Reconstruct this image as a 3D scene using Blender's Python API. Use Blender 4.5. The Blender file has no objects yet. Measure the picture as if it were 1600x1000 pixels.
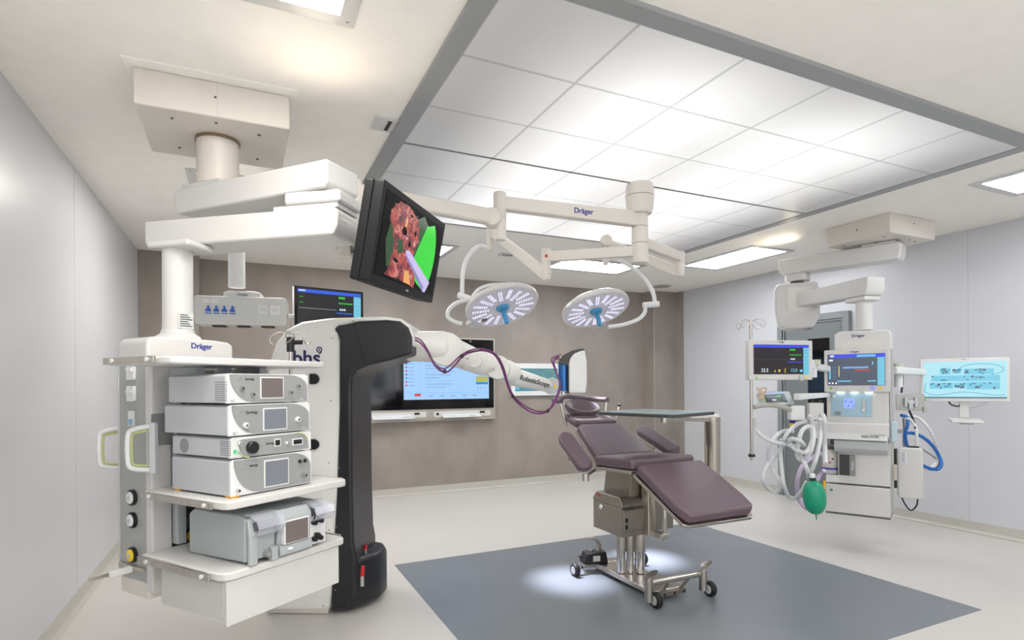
import bpy, bmesh, math, random
from mathutils import Matrix, Vector
random.seed(4)
SC = bpy.context.scene
COL = SC.collection
R = math.radians

# ---------------------------------------------------------------- camera, world, exposure
FPX, YAW, ROLL, CX, CY, EYE = 891.5, R(25.24), R(-.43), 800.0, 601.6, 1.4
_r = Vector((math.cos(YAW), -math.sin(YAW), 0)); _f = Vector((math.sin(YAW), math.cos(YAW), 0)); _u = Vector((0, 0, 1))
CR = _r*math.cos(ROLL)+_u*math.sin(ROLL); CU = _u*math.cos(ROLL)-_r*math.sin(ROLL); CF = _f
cd = bpy.data.cameras.new('camera'); cam = bpy.data.objects.new('camera', cd); COL.objects.link(cam)
cam.matrix_world = Matrix(((CR.x, CU.x, -CF.x, 0), (CR.y, CU.y, -CF.y, 0), (CR.z, CU.z, -CF.z, EYE), (0, 0, 0, 1)))
cd.sensor_width = 36; cd.lens = 36*FPX/1600; cd.shift_y = (CY-500)/1600; cd.clip_start = .05
SC.camera = cam
SC.view_settings.view_transform = 'Standard'; SC.view_settings.look = 'None'; SC.view_settings.gamma = 1
SC.view_settings.exposure = 0.53; SC.view_settings.use_curve_mapping = False
w = bpy.data.worlds.new('world'); SC.world = w; w.use_nodes = True
w.node_tree.nodes['Background'].inputs[0].default_value = (.9, .92, 1, 1); w.node_tree.nodes['Background'].inputs[1].default_value = .3

def P(px, py, t):
    "world point seen at (px, py) at forward distance t"
    return Vector((0, 0, EYE)) + (CF + CR*((px-CX)/FPX) + CU*((CY-py)/FPX))*t

def light(kind, name, loc, energy, color=(1, 1, 1), size=.1, target=None, **kw):
    l = bpy.data.lights.new(name, kind); l.energy = energy; l.color = color
    if kind == 'AREA': l.size = size
    else: l.shadow_soft_size = size
    for k, v in kw.items(): setattr(l, k, v)
    o = bpy.data.objects.new(name, l); COL.objects.link(o); o.location = loc
    if target is not None: o.rotation_euler = (Vector(target)-Vector(loc)).to_track_quat('-Z', 'Y').to_euler()
    return o

# ---------------------------------------------------------------- materials
MC = {}
def srgb(c): return tuple((x/255/12.92 if x/255 <= .04045 else ((x/255+.055)/1.055)**2.4) for x in c)
def mat(name, col, rough=.5, metal=0, noise=0, nscale=8, bump=0, emit=None, es=1, alpha=1, coat=0, trans=0, spec=.5, stretch=None):
    "col in sRGB 0-255"
    if name in MC: return MC[name]
    m = bpy.data.materials.new(name); m.use_nodes = True; nt = m.node_tree; b = nt.nodes['Principled BSDF']
    c = (*srgb(col), 1)
    b.inputs['Base Color'].default_value = c; b.inputs['Roughness'].default_value = rough; b.inputs['Metallic'].default_value = metal
    b.inputs['Specular IOR Level'].default_value = spec; b.inputs['Coat Weight'].default_value = coat
    b.inputs['Transmission Weight'].default_value = trans; b.inputs['Alpha'].default_value = alpha
    if emit: b.inputs['Emission Color'].default_value = (*srgb(emit), 1); b.inputs['Emission Strength'].default_value = es
    tc = nt.nodes.new('ShaderNodeTexCoord'); mp = nt.nodes.new('ShaderNodeMapping'); nt.links.new(tc.outputs['Object'], mp.inputs[0])
    if stretch: mp.inputs['Scale'].default_value = stretch
    n = nt.nodes.new('ShaderNodeTexNoise'); n.inputs['Scale'].default_value = nscale; n.inputs['Detail'].default_value = 5; nt.links.new(mp.outputs[0], n.inputs[0])
    nz = noise or .015
    mx = nt.nodes.new('ShaderNodeMix'); mx.data_type = 'RGBA'
    mx.inputs[6].default_value = tuple(x*(1-nz) for x in c[:3])+(1,); mx.inputs[7].default_value = tuple(min(1, x*(1+nz)) for x in c[:3])+(1,)
    cr = nt.nodes.new('ShaderNodeMapRange'); cr.inputs[1].default_value = .35; cr.inputs[2].default_value = .65
    nt.links.new(n.outputs['Fac'], cr.inputs[0]); nt.links.new(cr.outputs[0], mx.inputs[0])
    nt.links.new(mx.outputs[2], b.inputs['Base Color'])
    if bump:
        bp = nt.nodes.new('ShaderNodeBump'); bp.inputs['Strength'].default_value = bump; bp.inputs['Distance'].default_value = .01
        nt.links.new(n.outputs['Fac'], bp.inputs['Height']); nt.links.new(bp.outputs[0], b.inputs['Normal'])
    MC[name] = m; return m
def glow(name, col, s=1):
    if name in MC: return MC[name]
    m = bpy.data.materials.new(name); m.use_nodes = True; nt = m.node_tree; b = nt.nodes['Principled BSDF']
    b.inputs['Base Color'].default_value = (.01, .01, .01, 1); b.inputs['Roughness'].default_value = .25
    b.inputs['Emission Color'].default_value = (*srgb(col), 1); b.inputs['Emission Strength'].default_value = s*(.75 if s <= 1.3 else 1)
    MC[name] = m; return m
WHITE = mat('white_enamel', (208, 207, 205), .35, coat=.15)
WARM = mat('cream_enamel', (216, 210, 202), .38)
PLAST = mat('white_plastic', (222, 223, 223), .4)
GPANEL = mat('grey_aluminium_panel', (168, 169, 168), .42, .15)
DGREY = mat('dark_grey_panel', (96, 96, 94), .45, .2)
LGREY = mat('light_grey_plastic', (188, 192, 194), .45)
MGREY = mat('mid_grey_plastic', (140, 141, 140), .45)
STEEL = mat('brushed_steel', (196, 190, 182), .28, 1, .06, 30, stretch=(1, 1, .05))
CHROME = mat('polished_steel', (215, 212, 208), .16, 1)
DSTEEL = mat('satin_steel_cover', (148, 142, 134), .38, .85, .04, 12)
BLACK = mat('black_plastic', (22, 22, 24), .4)
GLOSSB = mat('black_glass', (6, 6, 8), .08, spec=.6)
CHAR = mat('charcoal_shell', (25, 26, 31), .42, coat=.1)
RUB = mat('black_rubber', (20, 20, 21), .6)
LEATH = mat('plum_grey_upholstery', (100, 85, 93), .42, 0, .03, 60, bump=.03)
BLUE = mat('dark_blue_print', (40, 48, 140), .5)
NAVY = mat('navy_print', (38, 36, 90), .5)
SKYB = mat('sky_blue_plastic', (70, 150, 195), .4)
RED = mat('red_plastic', (200, 30, 30), .4)
GREENB = mat('green_rubber_bag', (20, 150, 115), .38)
YEL = mat('yellow_plastic', (235, 205, 40), .5)
LIME = mat('lime_trim', (180, 188, 132), .5)
PURP = mat('purple_cable', (110, 55, 105), .45)
HOSE = mat('clear_corrugated_hose', (228, 230, 232), .35, alpha=.82)
PANELB = mat('pale_blue_panel', (160, 192, 208), .4)
INK = mat('dark_ink', (60, 62, 66), .5)
GOLD = mat('brass_hinge', (200, 150, 60), .4, .6)

# ---------------------------------------------------------------- mesh builder
WMX = {}
def Fr(o, yaw=0): return Matrix.Translation(Vector(o)) @ Matrix.Rotation(R(yaw), 4, 'Z')
def axes(o, x, y, z): return Matrix(((x[0], y[0], z[0], o[0]), (x[1], y[1], z[1], o[1]), (x[2], y[2], z[2], o[2]), (0, 0, 0, 1)))
def facing(o, right, up):
    "frame with x = right, z = up, y = away from the viewer"
    x = Vector(right).normalized(); z = Vector(up); z = (z - x*z.dot(x)).normalized(); y = z.cross(x)
    return axes(o, x, y, z)
class MB:
    def __init__(s, F=None): s.v = []; s.f = []; s.mi = []; s.F = F or Matrix(); s.m = 0; s.sm = []
    def add(s, vs, fs, smooth=False):
        b = len(s.v); s.v += [s.F @ Vector(v) for v in vs]
        for f in fs: s.f.append([i+b for i in f]); s.mi.append(s.m); s.sm.append(smooth)
        return s
    def box(s, x0, x1, y0, y1, z0, z1):
        return s.add([(x, y, z) for x in (x0, x1) for y in (y0, y1) for z in (z0, z1)],
                     [(0, 1, 3, 2), (4, 6, 7, 5), (0, 4, 5, 1), (2, 3, 7, 6), (0, 2, 6, 4), (1, 5, 7, 3)])
    def prism(s, pts, a, b, ax='z'):
        n = len(pts)
        g = {'z': lambda p, h: (p[0], p[1], h), 'y': lambda p, h: (p[0], h, p[1]), 'x': lambda p, h: (h, p[0], p[1])}[ax]
        return s.add([g(p, a) for p in pts]+[g(p, b) for p in pts],
                     [tuple(range(n))[::-1], tuple(range(n, 2*n))]+[(i, (i+1) % n, n+(i+1) % n, n+i) for i in range(n)])
    def flat(s, x0, x1, z0, z1, y): return s.add([(x0, y, z0), (x1, y, z0), (x1, y, z1), (x0, y, z1)], [(0, 1, 2, 3)])
    def poly(s, pts, y): return s.add([(p[0], y, p[1]) for p in pts], [tuple(range(len(pts)))])
    def ring(s, path, rad, seg=12, closed=False, caps=True, up=None):
        path = [Vector(p) for p in path]; n = len(path)
        if not hasattr(rad, '__len__'): rad = [rad]*n
        vs = []; prev = None
        for i, p in enumerate(path):
            if closed: d = path[(i+1) % n]-path[i-1]
            else: d = path[min(i+1, n-1)]-path[max(i-1, 0)]
            d.normalize()
            if prev is None:
                a = Vector((0, 0, 1)) if abs(d.z) < .9 else Vector((1, 0, 0))
                prev = (a-d*a.dot(d)).normalized()
            else: prev = (prev-d*prev.dot(d)).normalized()
            q = d.cross(prev)
            for k in range(seg):
                t = 2*math.pi*k/seg; vs.append(p+(prev*math.cos(t)+q*math.sin(t))*rad[i])
        fs = []
        for i in range(n if closed else n-1):
            j = (i+1) % n
            fs += [(i*seg+k, i*seg+(k+1) % seg, j*seg+(k+1) % seg, j*seg+k) for k in range(seg)]
        s.add(vs, fs, True)
        if caps and not closed:
            b = len(s.v)-n*seg
            for f in (range(seg), range((n-1)*seg, n*seg)): s.f.append([b+i for i in f]); s.mi.append(s.m); s.sm.append(False)
        return s
    def cyl(s, p0, p1, r0, r1=None, seg=24): return s.ring([p0, p1], [r0, r0 if r1 is None else r1], seg)
    def tube(s, pts, rad, seg=8, n=10, ribs=0):
        pts = spline(pts, n)
        rr = rad if not ribs else [rad*(1+ribs*(i % 2)) for i in range(len(pts))]
        return s.ring(pts, rr, seg)
    def lathe(s, prof, o=(0, 0, 0), seg=32, sx=1, sy=1, ax='z'):
        o = Vector(o); vs = []
        for r, z in prof:
            for k in range(seg):
                t = 2*math.pi*k/seg; a, b = r*math.cos(t)*sx, r*math.sin(t)*sy
                vs.append(o+Vector({'z': (a, b, z), 'y': (a, z, b), 'x': (z, a, b)}[ax]))
        n = len(prof)
        fs = [(i*seg+k, i*seg+(k+1) % seg, (i+1)*seg+(k+1) % seg, (i+1)*seg+k) for i in range(n-1) for k in range(seg)]
        s.add(vs, fs, True); b = len(s.v)-n*seg
        for i in (0, n-1):
            if prof[i][0] > 1e-5: s.f.append([b+i*seg+k for k in range(seg)]); s.mi.append(s.m); s.sm.append(False)
        return s
    def ball(s, c, r, sz=1, seg=20): return s.lathe([(r*math.sin(math.pi*i/12), -r*sz*math.cos(math.pi*i/12)) for i in range(13)], c, seg)
    def build(s, name, mats, parent=None, bevel=0, seg=3, sub=0, smooth=None):
        if not isinstance(mats, (list, tuple)): mats = [mats]
        if parent is not None: T = WMX[parent.name]
        else:
            xs = [v.x for v in s.v]; ys = [v.y for v in s.v]
            T = Matrix.Translation(((min(xs)+max(xs))/2, (min(ys)+max(ys))/2, min(v.z for v in s.v)))
        I = T.inverted(); me = bpy.data.meshes.new(name)
        me.from_pydata([tuple(I @ v) for v in s.v], [], s.f)
        for m in mats: me.materials.append(m)
        for p, mi, sm in zip(me.polygons, s.mi, s.sm): p.material_index = mi; p.use_smooth = sm
        bm = bmesh.new(); bm.from_mesh(me)
        bmesh.ops.remove_doubles(bm, verts=bm.verts, dist=1e-6)
        closed = all(len(e.link_faces) == 2 for e in bm.edges)
        if closed: bmesh.ops.recalc_face_normals(bm, faces=bm.faces)
        bm.to_mesh(me); bm.free()
        if not bevel: me.set_sharp_from_angle(angle=R(42))
        o = bpy.data.objects.new(name, me); COL.objects.link(o)
        if parent is not None: o.parent = parent
        else: o.matrix_world = T
        WMX[o.name] = T
        if bevel:
            for p in me.polygons: p.use_smooth = True
            b = o.modifiers.new('bevel', 'BEVEL'); b.width = bevel; b.segments = seg; b.limit_method = 'ANGLE'; b.angle_limit = R(40); b.harden_normals = True
        if sub:
            b = o.modifiers.new('subdivision', 'SUBSURF'); b.levels = sub; b.render_levels = sub
        return o
def spline(pts, n=10):
    pts = [Vector(p) for p in pts]; out = []
    for i in range(len(pts)-1):
        a, b, c, d = pts[max(i-1, 0)], pts[i], pts[i+1], pts[min(i+2, len(pts)-1)]
        for k in range(n):
            t = k/n
            out.append(.5*((2*b)+(c-a)*t+(2*a-5*b+4*c-d)*t*t+(3*b-a-3*c+d)*t**3))
    out.append(pts[-1]); return out
def rrect(x0, x1, z0, z1, r, n=5):
    o = []
    for cx, cz, a in ((x1-r, z1-r, 0), (x0+r, z1-r, 90), (x0+r, z0+r, 180), (x1-r, z0+r, 270)):
        for k in range(n+1):
            t = R(a+90*k/n); o.append((cx+r*math.cos(t), cz+r*math.sin(t)))
    return o
def tag(o, label=None, cat=None, group=None, kind=None):
    for k, v in (('label', label), ('category', cat), ('group', group), ('kind', kind)):
        if v: o[k] = v
    return o
def thing(name, F, label, cat, group=None):
    o = bpy.data.objects.new(name, None); COL.objects.link(o); o.empty_display_size = .1
    o.matrix_world = F; WMX[o.name] = F.copy(); return tag(o, label, cat, group)
def bx(F, name, m, parent, x0, x1, y0, y1, z0, z1, bevel=0, seg=3): return MB(F).box(x0, x1, y0, y1, z0, z1).build(name, m, parent, bevel, seg)
def text(s, F, size, name, m, parent, depth=.0008, bold=0, align='CENTER', label=None, shear=0):
    cu = bpy.data.curves.new('lettering', 'FONT'); cu.body = s; cu.size = size; cu.extrude = depth; cu.align_x = align; cu.align_y = 'CENTER'; cu.offset = bold; cu.shear = shear
    o = bpy.data.objects.new('lettering_tmp', cu); COL.objects.link(o)
    me = bpy.data.meshes.new_from_object(o.evaluated_get(bpy.context.evaluated_depsgraph_get())); bpy.data.objects.remove(o)
    T = WMX[parent.name].inverted() @ F @ Matrix(((1, 0, 0, 0), (0, 0, -1, 0), (0, 1, 0, 0), (0, 0, 0, 1)))
    me.transform(T); me.materials.clear(); me.materials.append(m); me.name = name
    q = bpy.data.objects.new(name, me); COL.objects.link(q); q.parent = parent; WMX[q.name] = WMX[parent.name]
    if label: q['label'] = label
    return q
def at(F, x, y, z): return F @ Matrix.Translation((x, y, z))
def copy_tree(o, parent=None):
    c = o.copy(); COL.objects.link(c)
    if parent is not None: c.parent = parent
    WMX[c.name] = WMX[o.name]
    for ch in [k for k in o.children]: copy_tree(ch, c)
    return c

# ================================================================ SETTING
XL, XR, YB, YF, HC = -.97, 6.13, 7.16, -1.6, 2.82
def surf(name, F, m, *b, **k): return tag(MB(F).box(*b).build(name, m, None, **k), kind='structure')
I4 = Matrix()
FLOORM = mat('cream_vinyl_floor', (203, 200, 195), .3, 0, .02, 1.6, spec=.4)
SKIRT = mat('vinyl_skirting', (188, 185, 176), .4)
WALLW = mat('white_wall_panel', (202, 203, 207), .3, 0, .01, 2, spec=.45)
CEILM = mat('ceiling_paint', (246, 243, 237), .7)
TAUPE = mat('taupe_concrete_panel', (148, 139, 132), .5, 0, .10, 2.2, bump=.05, stretch=(1.3, 1.3, .8))
INLAY = mat('slate_blue_vinyl', (119, 125, 131), .32, 0, .04, 2)
surf('floor', I4, FLOORM, XL-.1, XR+.1, YF-.1, YB+.1, -.1, 0)
surf('ceiling', I4, CEILM, XL-.1, XR+.1, YF-.1, YB+.1, HC, HC+.1)
surf('wall_left', I4, WALLW, XL-.1, XL, YF, YB, 0, HC)
surf('wall_right', I4, WALLW, XR, XR+.1, YF, 6.8, 0, HC)
surf('wall_front', I4, WALLW, XL-.1, XR+.1, YF-.1, YF, 0, HC)
wb = MB()
wb.prism([(XL-.1, 6.93), (-.42, 6.93), (-.42, YB), (5.64, YB), (5.66, 6.93), (6.10, 6.93), (6.12, 6.8), (XR+.1, 6.8), (XR+.1, YB+.1), (XL-.1, YB+.1)], 0, HC)
tag(wb.build('wall_back', TAUPE), kind='structure')
# thin trims
surf('trim_1', I4, mat('aluminium_trim', (190, 188, 184), .4, .5), 5.655, 5.665, 6.922, 6.93, .1, HC)
surf('trim_2', I4, mat('wall_seam', (180, 180, 183), .5), XL, XL+.001, 4.49, 4.494, .1, HC)  # joint line between wall panels
surf('trim_3', I4, mat('wall_seam', (180, 180, 183), .5), XR-.001, XR, 3.0, 3.004, .1, HC)
tag(MB().box(1.06, 4.09, 1.94, 4.43, 0, .0015).build('trim_4', INLAY), kind='structure')
def skirting(name, pts, inward):
    # coved vinyl skirting that runs up the wall
    m = MB(); n = 6
    prof = [(0, .1), (.004, .1)]+[(.004+.03*(1-math.cos(R(90*k/n))), .032-.03*math.sin(R(90*k/n))) for k in range(n+1)]+[(0, 0)]
    p = [Vector(q) for q in pts]; vs = []; fs = []
    for i, q in enumerate(p):
        for d, z in prof: vs.append((q.x+inward[i][0]*d, q.y+inward[i][1]*d, z))
    k = len(prof)
    for i in range(len(p)-1): fs += [(i*k+j, i*k+(j+1) % k, (i+1)*k+(j+1) % k, (i+1)*k+j) for j in range(k)]
    m.add(vs, fs, True); tag(m.build(name, SKIRT), kind='structure')
skirting('baseboard_left', [(XL, YF), (XL, 6.93)], [(1, 1), (1, -1)])
skirting('baseboard_back', [(XL, 6.93), (-.42, 6.93), (-.42, YB), (5.64, YB), (5.66, 6.93), (6.10, 6.93), (6.12, 6.8)], [(1, -1), (1, -1), (1, -1), (-1, -1), (-1, -1), (-1, -1), (-1, -1)])
skirting('baseboard_right', [(XR, YF), (XR, 4.13)], [(-1, 1), (-1, 0)])
skirting('baseboard_right', [(XR, 5.08), (XR, 6.8)], [(-1, 0), (-1, -1)])
# door in the right wall
DF = mat('grey_steel_door_frame', (128, 133, 134), .4); DL = mat('grey_door_leaf', (112, 117, 118), .45)
d = thing('door_1', Matrix.Translation((XR, 4.6, 0)), None, None); d['kind'] = 'structure'
m = MB().box(XR-.05, XR, 4.13, 4.20, 0, 2.20).box(XR-.05, XR, 5.0, 5.07, 0, 2.20).box(XR-.05, XR, 4.2, 5.0, 2.13, 2.20)
m.box(XR-.035, XR, 4.20, 4.225, 0, 2.13).box(XR-.035, XR, 4.975, 5.0, 0, 2.13).box(XR-.035, XR, 4.225, 4.975, 2.105, 2.13); m.build('door_frame', DF, d, .003)
m = MB().box(XR-.02, XR-.001, 4.225, 4.975, .01, 2.105); m.build('door_leaf', DL, d)
m = MB().box(XR-.024, XR-.02, 4.38, 4.66, 1.0, 1.92); m.build('door_window', GLOSSB, d, .002)
m = MB().box(XR-.05, XR-.02, 4.29, 4.31, .9, 1.2); m.build('door_handle', STEEL, d, .006)

# ---------------------------------------------------------------- ceiling fixtures
def emission_tile(nm='lit_diffuser', g_=1, base=.5):
    m = bpy.data.materials.new(nm); m.use_nodes = True; nt = m.node_tree; b = nt.nodes['Principled BSDF']
    b.inputs['Base Color'].default_value = (base, base, base, 1); b.inputs['Roughness'].default_value = .35
    g = nt.nodes.new('ShaderNodeNewGeometry'); sp = nt.nodes.new('ShaderNodeSeparateXYZ'); nt.links.new(g.outputs['Position'], sp.inputs[0])
    def ramp(sock, a, b_, c, d_):
        r1 = nt.nodes.new('ShaderNodeMapRange'); r1.interpolation_type = 'SMOOTHSTEP'; r1.inputs[1].default_value = a; r1.inputs[2].default_value = b_
        r2 = nt.nodes.new('ShaderNodeMapRange'); r2.interpolation_type = 'SMOOTHSTEP'; r2.inputs[1].default_value = c; r2.inputs[2].default_value = d_; r2.inputs[3].default_value = 1; r2.inputs[4].default_value = 0
        nt.links.new(sock, r1.inputs[0]); nt.links.new(sock, r2.inputs[0])
        mu = nt.nodes.new('ShaderNodeMath'); mu.operation = 'MULTIPLY'; nt.links.new(r1.outputs[0], mu.inputs[0]); nt.links.new(r2.outputs[0], mu.inputs[1]); return mu
    a = ramp(sp.outputs[0], .95, 1.75, 3.45, 4.15); c = ramp(sp.outputs[1], 1.45, 2.35, 4.7, 5.6)
    # lamp rows above the diffuser give soft bands
    wv = nt.nodes.new('ShaderNodeMath'); wv.operation = 'MULTIPLY_ADD'; wv.inputs[1].default_value = 2*math.pi/1.12; wv.inputs[2].default_value = -2*math.pi*1.97/1.12
    nt.links.new(sp.outputs[0], wv.inputs[0]); co = nt.nodes.new('ShaderNodeMath'); co.operation = 'COSINE'; nt.links.new(wv.outputs[0], co.inputs[0])
    k = nt.nodes.new('ShaderNodeMath'); k.operation = 'MULTIPLY_ADD'; k.inputs[1].default_value = .14; k.inputs[2].default_value = .84; nt.links.new(co.outputs[0], k.inputs[0])
    x = nt.nodes.new('ShaderNodeMath'); x.operation = 'MULTIPLY'; nt.links.new(a.outputs[0], x.inputs[0]); nt.links.new(c.outputs[0], x.inputs[1])
    y = nt.nodes.new('ShaderNodeMath'); y.operation = 'MULTIPLY'; nt.links.new(x.outputs[0], y.inputs[0]); nt.links.new(k.outputs[0], y.inputs[1])
    z = nt.nodes.new('ShaderNodeMath'); z.operation = 'MULTIPLY_ADD'; z.inputs[1].default_value = .54*g_; z.inputs[2].default_value = .06*g_; nt.links.new(y.outputs[0], z.inputs[0])
    b.inputs['Emission Color'].default_value = (1, .995, .99, 1); nt.links.new(z.outputs[0], b.inputs['Emission Strength'])
    return m
TILE = emission_tile(); TJ = emission_tile('tile_joint', .62, .36); FRM = mat('grey_aluminium_frame', (158, 160, 161), .45, .2)
lp = thing('luminous_ceiling', Matrix.Translation((2.53, 3.24, 2.79)), 'large rectangular backlit ceiling field of square diffuser tiles in a grey metal frame', 'ceiling light')
x0, x1, y0, y1 = .845, 4.22, 1.79, 4.69; dx = (x1-x0)/6; dy = (y1-y0)/6
m = MB().box(x0-.085, x0, y0-.085, y1+.03, 2.799, HC).box(x1, x1+.09, y0-.085, y1+.03, 2.799, HC).box(x0, x1, y0-.085, y0, 2.799, HC).box(x0, x1, y1, y1+.03, 2.799, HC)
m.build('frame', FRM, lp)
MB().box(x0, x1, 3.227, 3.247, 2.80, HC).build('divider', mat('divider_metal', (130, 130, 130), .4), lp)
for i in range(6):
    for j in range(6):
        MB().box(x0+i*dx+.008, x0+(i+1)*dx-.008, y0+j*dy+.008, y0+(j+1)*dy-.008, 2.802, 2.8028).build('diffuser_tile', TILE, lp)
MB().box(x0, x1, y0, y1, 2.803, 2.819).build('backing', TJ, lp)
LED = glow('recessed_led', (249, 251, 255), 13)
LEDW = glow('recessed_led_warm', (255, 251, 243), 13)
def recess(x0, x1, y0, y1, label, lm=None):
    t = thing('recessed_light', Matrix.Translation(((x0+x1)/2, (y0+y1)/2, 2.80)), label, 'ceiling light', 'recessed ceiling panel lights')
    f = .06
    MB().box(x0-f, x0, y0-f, y1+f, 2.812, HC).box(x1, x1+f, y0-f, y1+f, 2.812, HC).box(x0, x1, y0-f, y0, 2.812, HC).box(x0, x1, y1, y1+f, 2.812, HC).build('frame', WHITE, t, .002)
    MB().box(x0, x1, y0, y1, 2.815, 2.819).build('diffuser', lm or LED, t)
    for sx in (x0-.03, x1+.03):
        for sy in (y0-.03, y1+.03): MB().cyl((sx, sy, 2.808), (sx, sy, 2.813), .006, seg=10).build('screw', STEEL, t)
recess(-.25, .346, 1.25, 2.243, 'white framed recessed ceiling light above the left ceiling mount, cut by the top edge', LEDW)
recess(4.79, 5.29, 1.25, 2.257, 'white recessed ceiling light at the right edge, beside the right ceiling mount')
recess(4.80, 5.305, 4.29, 5.30, 'long bright recessed ceiling light between the luminous ceiling and the white right wall')
recess(3.32, 4.32, 5.53, 6.03, 'bright recessed ceiling light behind the surgical lamp arms near the taupe wall')
recess(.93, 1.95, 5.53, 6.03, 'bright recessed ceiling light partly hidden behind the black tilted monitor')
def vent(x, y, label):
    t = thing('round_speaker', Matrix.Translation((x, y, 2.81)), label, 'ceiling speaker', 'round ceiling speakers')
    MB().lathe([(.13, 0), (.13, .01)], (x, y, 2.81), 32).build('rim', mat('vent_rim', (190, 184, 176), .5), t)
    MB().lathe([(.115, 0), (.115, .004)], (x, y, 2.807), 32).build('grille', mat('vent_grille', (160, 156, 150), .6), t)
vent(-.32, 6.55, 'round flush ceiling speaker left, behind the tower column near the taupe wall')
vent(5.50, 6.55, 'round flush ceiling speaker in the far right ceiling corner')
def plate(x, y, label, turn):
    t = thing('sensor_plate', Fr((x, y, 2.81), turn), label, 'sensor plate')
    F = WMX[t.name]; bx(F, 'cover', WHITE, t, -.08, .08, -.06, .06, 0, .01, .002)
    for k in range(4): MB(F).cyl((-.045+.03*k, -.02, -.004), (-.045+.03*k, -.02, .001), .011, seg=14).build('sensor', BLACK, t)
plate(.70, 3.08, 'small white sensor plate with four dark dots beside the left edge of the luminous ceiling', 90)
plate(2.60, 5.63, 'small white sensor plate with dark dots on the ceiling beyond the luminous ceiling', 0)

# ================================================================ SCREENS
S_DARK = glow('screen_dark', (14, 16, 22), 1); S_BLUE = glow('screen_blue', (40, 90, 220), 1); S_CYAN = glow('screen_cyan', (110, 190, 215), 1)
S_LIGHT = glow('screen_pale_blue', (158, 200, 250), 1); S_GREEN = glow('screen_green', (50, 220, 60), 1); S_WHITE = glow('screen_white', (225, 235, 240), 1)
S_RED = glow('screen_red', (205, 60, 60), 1); S_OLIVE = glow('screen_olive', (175, 170, 60), 1); S_TEAL = glow('screen_teal', (40, 140, 165), 1)
S_MAP = glow('screen_map', (165, 218, 230), 1); S_INK = glow('screen_ink', (70, 90, 110), 1); S_YEL = glow('screen_yellow', (235, 215, 60), 1)
S_SEA = glow('screen_sea', (88, 135, 142), 1); S_GREY = mat('off_screen_grey', (120, 124, 134), .3); S_BROWN = mat('off_screen_brown', (112, 102, 100), .3); S_INDIGO = glow('screen_indigo', (60, 75, 215), 1); S_MIST = glow('screen_mist', (120, 165, 215), 1)
def screen(F, name, parent, x0, z0, w, h, bg, rects, y=0):
    "flat display: background and its picture elements, in fractions of width and height from the top left"
    mats = [bg]; m = MB(F)
    m.prism([(x0, z0), (x0+w, z0), (x0+w, z0+h), (x0, z0+h)], y, y+.002, 'y')
    for k, (a, b, c, d, mt) in enumerate(rects):
        if mt not in mats: mats.append(mt)
        m.m = mats.index(mt); e = y-.0004-.00001*(k % 40)-(.0003 if k > 4 else 0)
        m.flat(x0+a*w, x0+c*w, z0+(1-d)*h, z0+(1-b)*h, e)
    return m.build(name, mats, parent)
def vitals():
    rs = [(0, 0, 1, .09, S_BLUE), (.88, .1, 1, 1, S_CYAN), (.02, .5, .6, .505, S_WHITE)]
    for k in range(8): rs.append((.885, .14+.105*k, .995, .145+.105*k, S_TEAL))
    for k in range(3): rs.append((.64+.035*k, .13, .664+.035*k, .19, S_GREEN))
    for k in range(9): rs.append((.64+.025*k, .29+.012*(k % 2), .657+.025*k, .33, S_GREEN))
    for k in range(3): rs.append((.65+.035*k, .46, .674+.035*k, .51, S_WHITE))
    rs += [(.6, .57, .86, .60, S_BLUE), (.03, .2, .09, .21, S_GREEN), (.03, .35, .09, .36, S_GREEN), (.02, .02, .12, .05, S_WHITE)]
    return rs
def monitor(F, parent, w, h, dep, frame_mat, bez, bot, rects, bg=S_DARK, back=None, btn=True):
    m = MB(F).prism(rrect(0, w, 0, h, .008), 0, dep, 'y'); m.build('housing', frame_mat, parent, .004)
    MB(F).prism(rrect(w*.22, w*.78, h*.2, h*.8, .02), dep, dep+.03, 'y').build('rear_cover', frame_mat, parent, .006)
    screen(F, 'display', parent, bez, bot, w-2*bez, h-bot-bez, bg, rects, -.002)

# ================================================================ LEFT CEILING PENDANT
ARM_M = WHITE
A = Vector((-.107, 3.25, 0)); d1 = Vector((.663, -.749, 0)).normalized(); d2 = Vector((-.785, .605, 0)).normalized()
J = A+d1*.70
pa = thing('equipment_pendant', Matrix.Translation((A.x, A.y, HC)), 'large white two-arm ceiling pendant hung from the left ceiling box, holding the shelf tower', 'ceiling pendant', None)
m = MB().box(-.463, .25, 2.90, 3.60, 2.812, HC); m.build('ceiling_plate', CEILM, pa, .002)
m = MB().box(-.428, .215, 2.965, 3.545, 2.65, 2.812); cv = m.build('ceiling_cover', WARM, pa, .008)
for x, y in ((-.29, 3.06), (-.29, 3.42), (-.107, 3.03), (.08, 3.09), (.08, 3.42)): MB().cyl((x, y, 2.646), (x, y, 2.651), .007, seg=10).build('screw', DGREY, cv)
MB().cyl((-.107, 2.963, 2.74), (-.107, 2.966, 2.74), .006, seg=10).build('screw', DGREY, cv)
MB().box(-.1, -.099, 2.9645, 2.966, 2.65, 2.81).build('seam', mat('cover_seam', (180, 172, 160), .6), cv)
MB().lathe([(.103, 2.635), (.103, 2.652)], (A.x, A.y, 0)).build('bearing_ring', mat('bearing', (140, 120, 95), .4, .6), pa)
MB().lathe([(.097, 2.415), (.097, 2.64)], (A.x, A.y, 0), 40).build('suspension_tube', WARM, pa)
def arm_frame(o, d): d = Vector(d); return axes(o, d, Vector((0, 0, 1)).cross(d), (0, 0, 1))
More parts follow.
